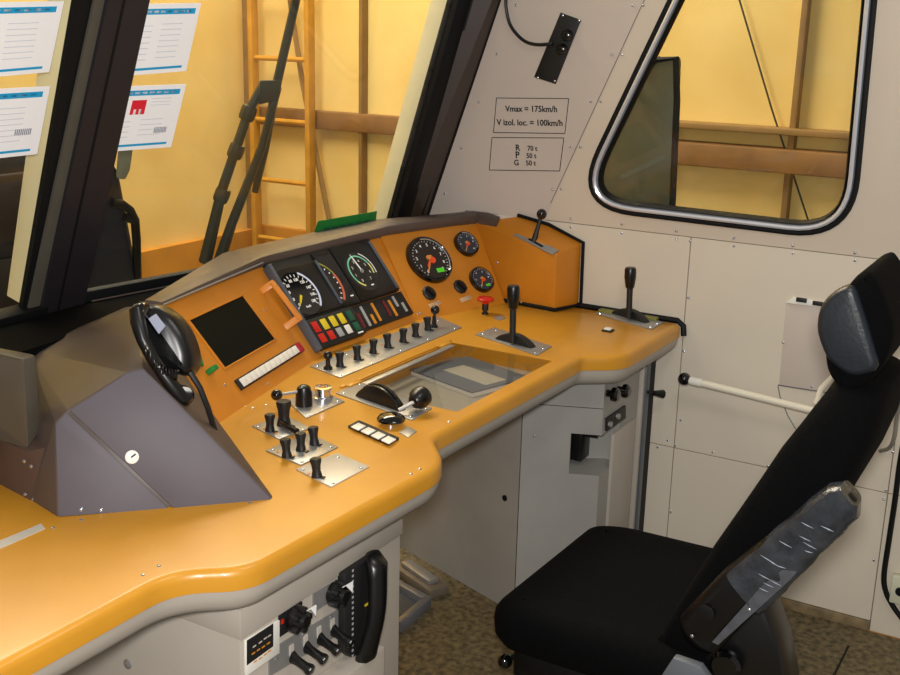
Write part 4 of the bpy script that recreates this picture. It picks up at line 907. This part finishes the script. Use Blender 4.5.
p = onwall(906,588); B().box(XW-.03,XW,p.y-.05,p.y+.035,p.z-.04,p.z+.04,bev=.004).obj('outlet_body', mat('pale_green_grey',(205,205,180),.5), ob); B().lathe([(.012,0),(.012,.006),(0,.006)], along(V((XW-.03,p.y+.01,p.z)),(-1,0,0)), 12).obj('outlet_socket', RUBBER, ob)
# socket plate with cable on the pillar sheet
sk = thing('socket_plate', onsheet(557,48), 'narrow black socket plate with plugged cable above the speed notice', 'socket')
SQ = [(561,12.5),(581.5,20),(556,84),(534.5,77)]
B().slabpoly([onsheet(*q) for q in SQ], SPN*.004, bev=.001).obj('plate', BLACKM, sk)
for q in ((562.5,15.5),(579,20.5),(554.5,81),(537.5,77.5)): put(SCR,'screw',sk,onsheet(*q,.004),along((0,0,0),SPN))
for q in ((568,35),(563,49)):
    pc_ = B().lathe([(.016,0),(.016,.014),(.012,.022),(0,.022)], along(onsheet(*q,.003),SPN), 14).obj('plug_socket', BLACK, sk); put(SCR,'contact',sk,onsheet(*q,.026),along((0,0,0),SPN))
B().tube(spline([onsheet(*q) + SPN*o for q,o in (((512,-30),.02),((509.5,-5),.02),((510,10),.02),((515,26),.022),((527,39),.025),((540,43.5),.028),((557,43),.026))]), .005, 8).obj('plug_cable', BLACK, sk)
# speed notices
def notice(label, box, lines, nm):
    n = thing(nm, onsheet(*box[2]), label, 'notice'); q = [onsheet(*p, .0008) for p in box]
    for a, c in ((0,1),(1,2),(2,3),(3,0)): B().tube([q[a], q[c]], .0011, 5).obj('border_line', RUBBER, n)
    for s, p0, p1 in lines:
        a = onsheet(*p0, .0008); c = onsheet(*p1, .0008); u = c-a; up = (q[0]-q[3])
        cu = bpy.data.curves.new('t','FONT'); cu.body = s; cu.size = 1; tmp = bpy.data.objects.new('t', cu); COL.objects.link(tmp); bpy.context.view_layer.update(); w = tmp.dimensions.x; bpy.data.objects.remove(tmp)
        text_obj('lettering', s, frame(a, u, up), u.length/w, RUBBER, n)
notice('framed black lettering of two maximum speeds painted on the pale pillar sheet', ((496.5,98),(568.7,98.6),(564.8,133.5),(493.5,132.5)), [('Vmax = 175km/h',(505.5,111.5),(557,112)),('V izol. loc. = 100km/h',(497,125),(562.5,126))], 'speed_notice')
notice('framed black lettering of three brake weights below the speed notice', ((492,137.5),(563.8,138),(559.6,171),(489.3,170)), [('R',(515.5,150.5),(519.5,150.6)),('70 t',(527.5,150.6),(537,150.7)),('P',(515.5,158),(519,158)),('50 t',(526.5,158),(536,158.1)),('G',(514,165.2),(518.3,165.3)),('50 t',(526,165.3),(535.5,165.4))], 'weight_notice')
# ================================================================== ON THE WINDSCREENS
def paper(px, fn, n, label, logo=False, bar=None, flip=1):
    q = [fn(*p) for p in px]; root = B().slabpoly(q, n*.0006).obj('window_paper', PAPER); tag(root, label, 'paper', 'papers on the windscreens')
    def pt(s, t): return (q[0].lerp(q[1], s)).lerp(q[3].lerp(q[2], s), t) + n*.0007
    def patch(nm, s0, s1, t0, t1, m): B().slabpoly([pt(s0,t0),pt(s1,t0),pt(s1,t1),pt(s0,t1)], n*.0003).obj(nm, m, root)
    patch('header_band', .02, .94, .07, .15, CYAN); patch('footer_band', .02, .92, .905, .94, CYAN)
    for k in range(9):
        patch('header_mark', .10+.09*k, .16+.09*k, .095, .125, INK)
    for k in range(7):
        a = .30+.08*k
        if logo and k < 3: patch('print_line', .60, .85, .20+.05*k, .21+.05*k, INK)
        else: patch('print_line', .12, .40, a, a+.012, INK); patch('print_line', .52, .80, a-.02, a-.008, INK)
    if logo: patch('logo_block', .36, .54, .22, .44, REDINK); patch('logo_mark', .40, .43, .36, .44, WHITEP); patch('logo_mark', .465, .495, .36, .44, WHITEP)
    if bar:
        for k in range(9): patch('bar_mark', bar[0]+k*.018, bar[0]+k*.018+.010, bar[1], bar[1]+.09, INKD)
    return root
fi = lambda x, y: onws(x, y, .008); fl = lambda x, y: onwl(x, y, .008)
paper([(128,4),(201,3),(186,71),(110,77)], fi, WSN, 'white printed paper with cyan bands on right windscreen, upper one beside the centre pillar')
paper([(106,87),(186,84),(171,147),(90,153)], fi, WSN, 'white printed paper with red logo on right windscreen, lower one beside the centre pillar', True, (.72,.66))
paper([(-50,3),(64,1),(49,72),(-64,82)], fl, WLN, 'white printed paper with cyan bands on left windscreen, upper one at left edge')
paper([(-62,92),(50,86),(37,154),(-76,166)], fl, WLN, 'white printed paper with cyan bands on left windscreen, lower one at left edge', False, (.74,.60))
gs = B().slabpoly([onws(*q,.008) for q in ((318,221),(377,211),(375,224),(312,238))], WSN*.0006).obj('green_sticker', GREEN); tag(gs, 'green label stuck low on the right windscreen above the gauges', 'sticker')
for k in range(6): B().slabpoly([onws(x,y,.0088) for x,y in ((324+8*k,228-1.5*k),(330+8*k,227-1.5*k),(329.5+8*k,229.5-1.5*k),(323.5+8*k,230.5-1.5*k))], WSN*.0003).obj('sticker_print', DGREEN, gs)
# wipers outside
wp = thing('windscreen_wiper', onws(215,250,-.06), 'dark steel wiper with two parallel arms outside the right windscreen', 'wiper')
def wo(x, y, o=-.06): return onws(x, y, o)
B().tube([wo(302,-30), wo(296,0), wo(277,83), wo(264,150), wo(255,192)], .011, 8, rad=[.011,.011,.012,.013,.009]).obj('wiper_blade', WIPER, wp)
B().tube([wo(278,87,-.04), wo(262,147,-.04), wo(232,223,-.04), wo(219,262,-.04)], .011, 8, rad=[.010,.011,.013,.016]).obj('wiper_arm', WIPER, wp)
a2 = B().tube([wo(264,82,-.05), wo(248,113,-.05), wo(222,190,-.05), wo(205,262,-.05)], .012, 8, rad=[.010,.012,.013,.017]).obj('wiper_arm', WIPER, wp)
for q in ((248,113),(236,151),(222,195)): B().lathe([(.018,-.018),(.020,-.01),(.020,.01),(.018,.018)], along(wo(*q,-.05), wo(262,82,-.05)-wo(222,195,-.05)), 8).obj('arm_clamp', WIPER, a2)
B().hull([wo(260,80,-.03), wo(282,80,-.03), wo(278,100,-.03), wo(258,105,-.03), wo(260,80,-.07), wo(282,80,-.07), wo(278,100,-.07), wo(258,105,-.07)], bev=.005).obj('wiper_joint', WIPER, wp)
# dark hooded shape with rail seen outside near the centre pillar
tag(B().box(.4,2.9,2.16,2.75,.50,.66,bev=.01).obj('trim_4', CREAMOUT), kind='structure')
dk = thing('hooded_rail', onws(115,285,-.35), 'dark hooded shape with black bent rail outside windscreen next to centre pillar', 'rail')
pz = [(88,170),(112,163),(118,172),(118,190),(116,200),(124,222),(131,255),(142,300),(85,310)]
f0 = [onws(*q,-.32) for q in pz]; f1 = [onws(*q,-.50) for q in pz]
B().hull(f0+[p+(q-p)*.9 for p,q in zip(f0,f1)]+[V((p.x,p.y,.66)) for p in (f0[-1],f0[-2],f1[-1],f1[-2])], bev=.01).obj('hood_body', DARKOUT, dk)
B().tube([onws(*q,-.30) for q in ((112,203),(122,204),(130,210),(135,220),(136.5,240),(138,300))], .012, 8).obj('bent_rail', RUBBER, dk)
B().tube([onws(*q,-.30) for q in ((124,217),(135,220))], .012, 8).obj('rail_link', RUBBER, dk)
B().hull([onws(*q,o) for q in ((118,150),(133,148),(130,170),(125,180),(116,178)) for o in (-.30,-.36)], bev=.006).obj('grey_fitting', mat('fitting_grey',(120,118,100),.5), dk)
# dark vehicle side seen through the left windscreen
vb = thing('dark_cabinet', (2.0,3.4,.2), 'dark blue-black cabinet outside the left windscreen below the papers', 'cabinet')
p0 = ony(-170,145,3.2); p1 = ony(52,150,3.2); zb = ony(0,320,3.2).z-.4
B().box(p0.x,p1.x,3.2,3.9,zb,p1.z,bev=.02).obj('cabinet_body', DARKOUT, vb)
for k in range(3): B().box(p0.x+.1,p1.x-.04,3.18,3.21,zb+.1+.28*k,zb+.33+.28*k,bev=.01).obj('cabinet_panel', mat('dark_panel',(20,21,30),.6), vb)
# ================================================================== OUTSIDE: HALL
XHALL = 5.25
YC_ = onx(247,110,XHALL-.05).y
hw = thing('wall_hall', (XHALL+.1,3,-1.2), kind='structure')
B().box(XHALL,XHALL+.2,-3,YC_,-1.2,5.5).obj('hall_sheet', HALL, hw)
YC = onx(247,110,XHALL-.05).y; zpl = onx(285,227,XHALL).z
B().box(XHALL-.04,XHALL,-3,YC,-1.2,zpl).obj('hall_plinth', HALLD, hw)
tag(B().box(-3,XHALL,YC+.02,YC+.2,-1.2,5.5).obj('wall_hall_end', HALL), kind='structure')
tag(B().box(-3,XHALL-.04,YC-.03,YC+.02,-1.2,ony(180,243,YC).z).obj('trim_5', HALLD), kind='structure')
hf = tag(B().box(XW+.3,XHALL,-3,11,-1.3,-1.2).obj('floor_hall', mat('hall_concrete',(120,112,96),.8,var=.2,vscale=3)), kind='structure')
# wall ladder
ld = thing('fixed_ladder', onx(280,240,XHALL-.15), 'yellow steel ladder fixed upright on the hall wall beyond the windscreen', 'ladder')
def hx(x, y, o=.12): return onx(x, y, XHALL-o)
ya = hx(254.5,110).y; yb = hx(310,110).y
for y in (ya, yb): B().box(XHALL-.15,XHALL-.09,y-.016,y+.016,-1.2,4.5,bev=.004).obj('ladder_rail', LADDERM, ld)
zr = [hx(282,y_).z for y_ in (59.5,121,182)]; step = (zr[0]-zr[2])/2
for k in range(-6,9): z = zr[1]+k*step; B().tube([(XHALL-.12,ya,z),(XHALL-.12,yb,z)], .014, 8).obj('ladder_rung', LADDERM, ld)
# posts, beams, braces on the hall wall
def post(px, py, w, m, nm, label, cat, grp=None, o=.06):
    y = hx(px,py,o).y; ob = B().box(XHALL-o,XHALL,y-w/2,y+w/2,-1.2,5.4,bev=.004).obj(nm, m); return tag(ob, label, cat, grp)
post(360,110,.022,POST,'steel_post','thin grey upright post on hall wall between ladder and windscreen edge','post','posts on the hall wall')
post(247,110,.05,POST,'steel_post','grey upright post on hall wall just left of the ladder','post','posts on the hall wall',o=.05)
post(794,110,.028,POST,'steel_post','grey upright post on hall wall crossing the side window','post','posts on the hall wall')
zb2 = hx(760,159.5,.12).z; zbm = hx(330,121,.07).z
b = B().box(XHALL-.14,XHALL-.0,-3,2.2,zb2-.052,zb2+.052,bev=.006).obj('steel_beam', BEAM); tag(b, 'thick brown beam low behind the side window', 'beam', 'beams on the hall wall')
b = B().box(XHALL-.07,XHALL-.0,2.3,hx(256,118,.07).y,zbm-.05,zbm+.05,bev=.006).obj('steel_beam', BEAM); tag(b, 'brown beam on the hall wall running behind the ladder', 'beam', 'beams on the hall wall')
zb3 = hx(760,130,.1).z; b = B().box(XHALL-.12,XHALL-.0,-3,3.0,zb3-.014,zb3+.014,bev=.004).obj('thin_rail', POST); tag(b, 'thin grey rail on hall wall above the brown beam in the side window', 'rail')
b = B().tube([hx(735,-15,.04), hx(772,110,.04), hx(812,232,.04)], .0045, 6).obj('slack_wire', WIPER); tag(b, 'thin dark wire hanging aslant behind the side window', 'wire')
b = B().tube([hx(290,0,.07), hx(302,80,.07), hx(330,225,.07)], .016, 6).obj('diagonal_brace', POST); tag(b, 'thin diagonal brace behind the ladder on the hall wall', 'brace')
# mirror outside the side window
mr = thing('side_mirror', onx(640,150,3.26), 'dark folded rear-view mirror outside the front of the side window', 'mirror')
mpz = [(655,59),(677,57),(678,62),(672,214),(600,222),(585,160)]
B().slabpoly([onx(*q,3.24) for q in mpz], (.03,0,0), bev=.004).obj('mirror_back', MIRROR, mr)
B().tube([onx(*q,3.235) for q in ((640,72),(655,60),(676,58),(677,100),(672,214))], .010, 6).obj('mirror_rim', RUBBER, mr)
B().tube([onx(604,90,3.035)] + [onx(*q,3.25) for q in ((630,75),(648,62),(660,60))], .012, 6).obj('mirror_arm', BLACKM, mr)
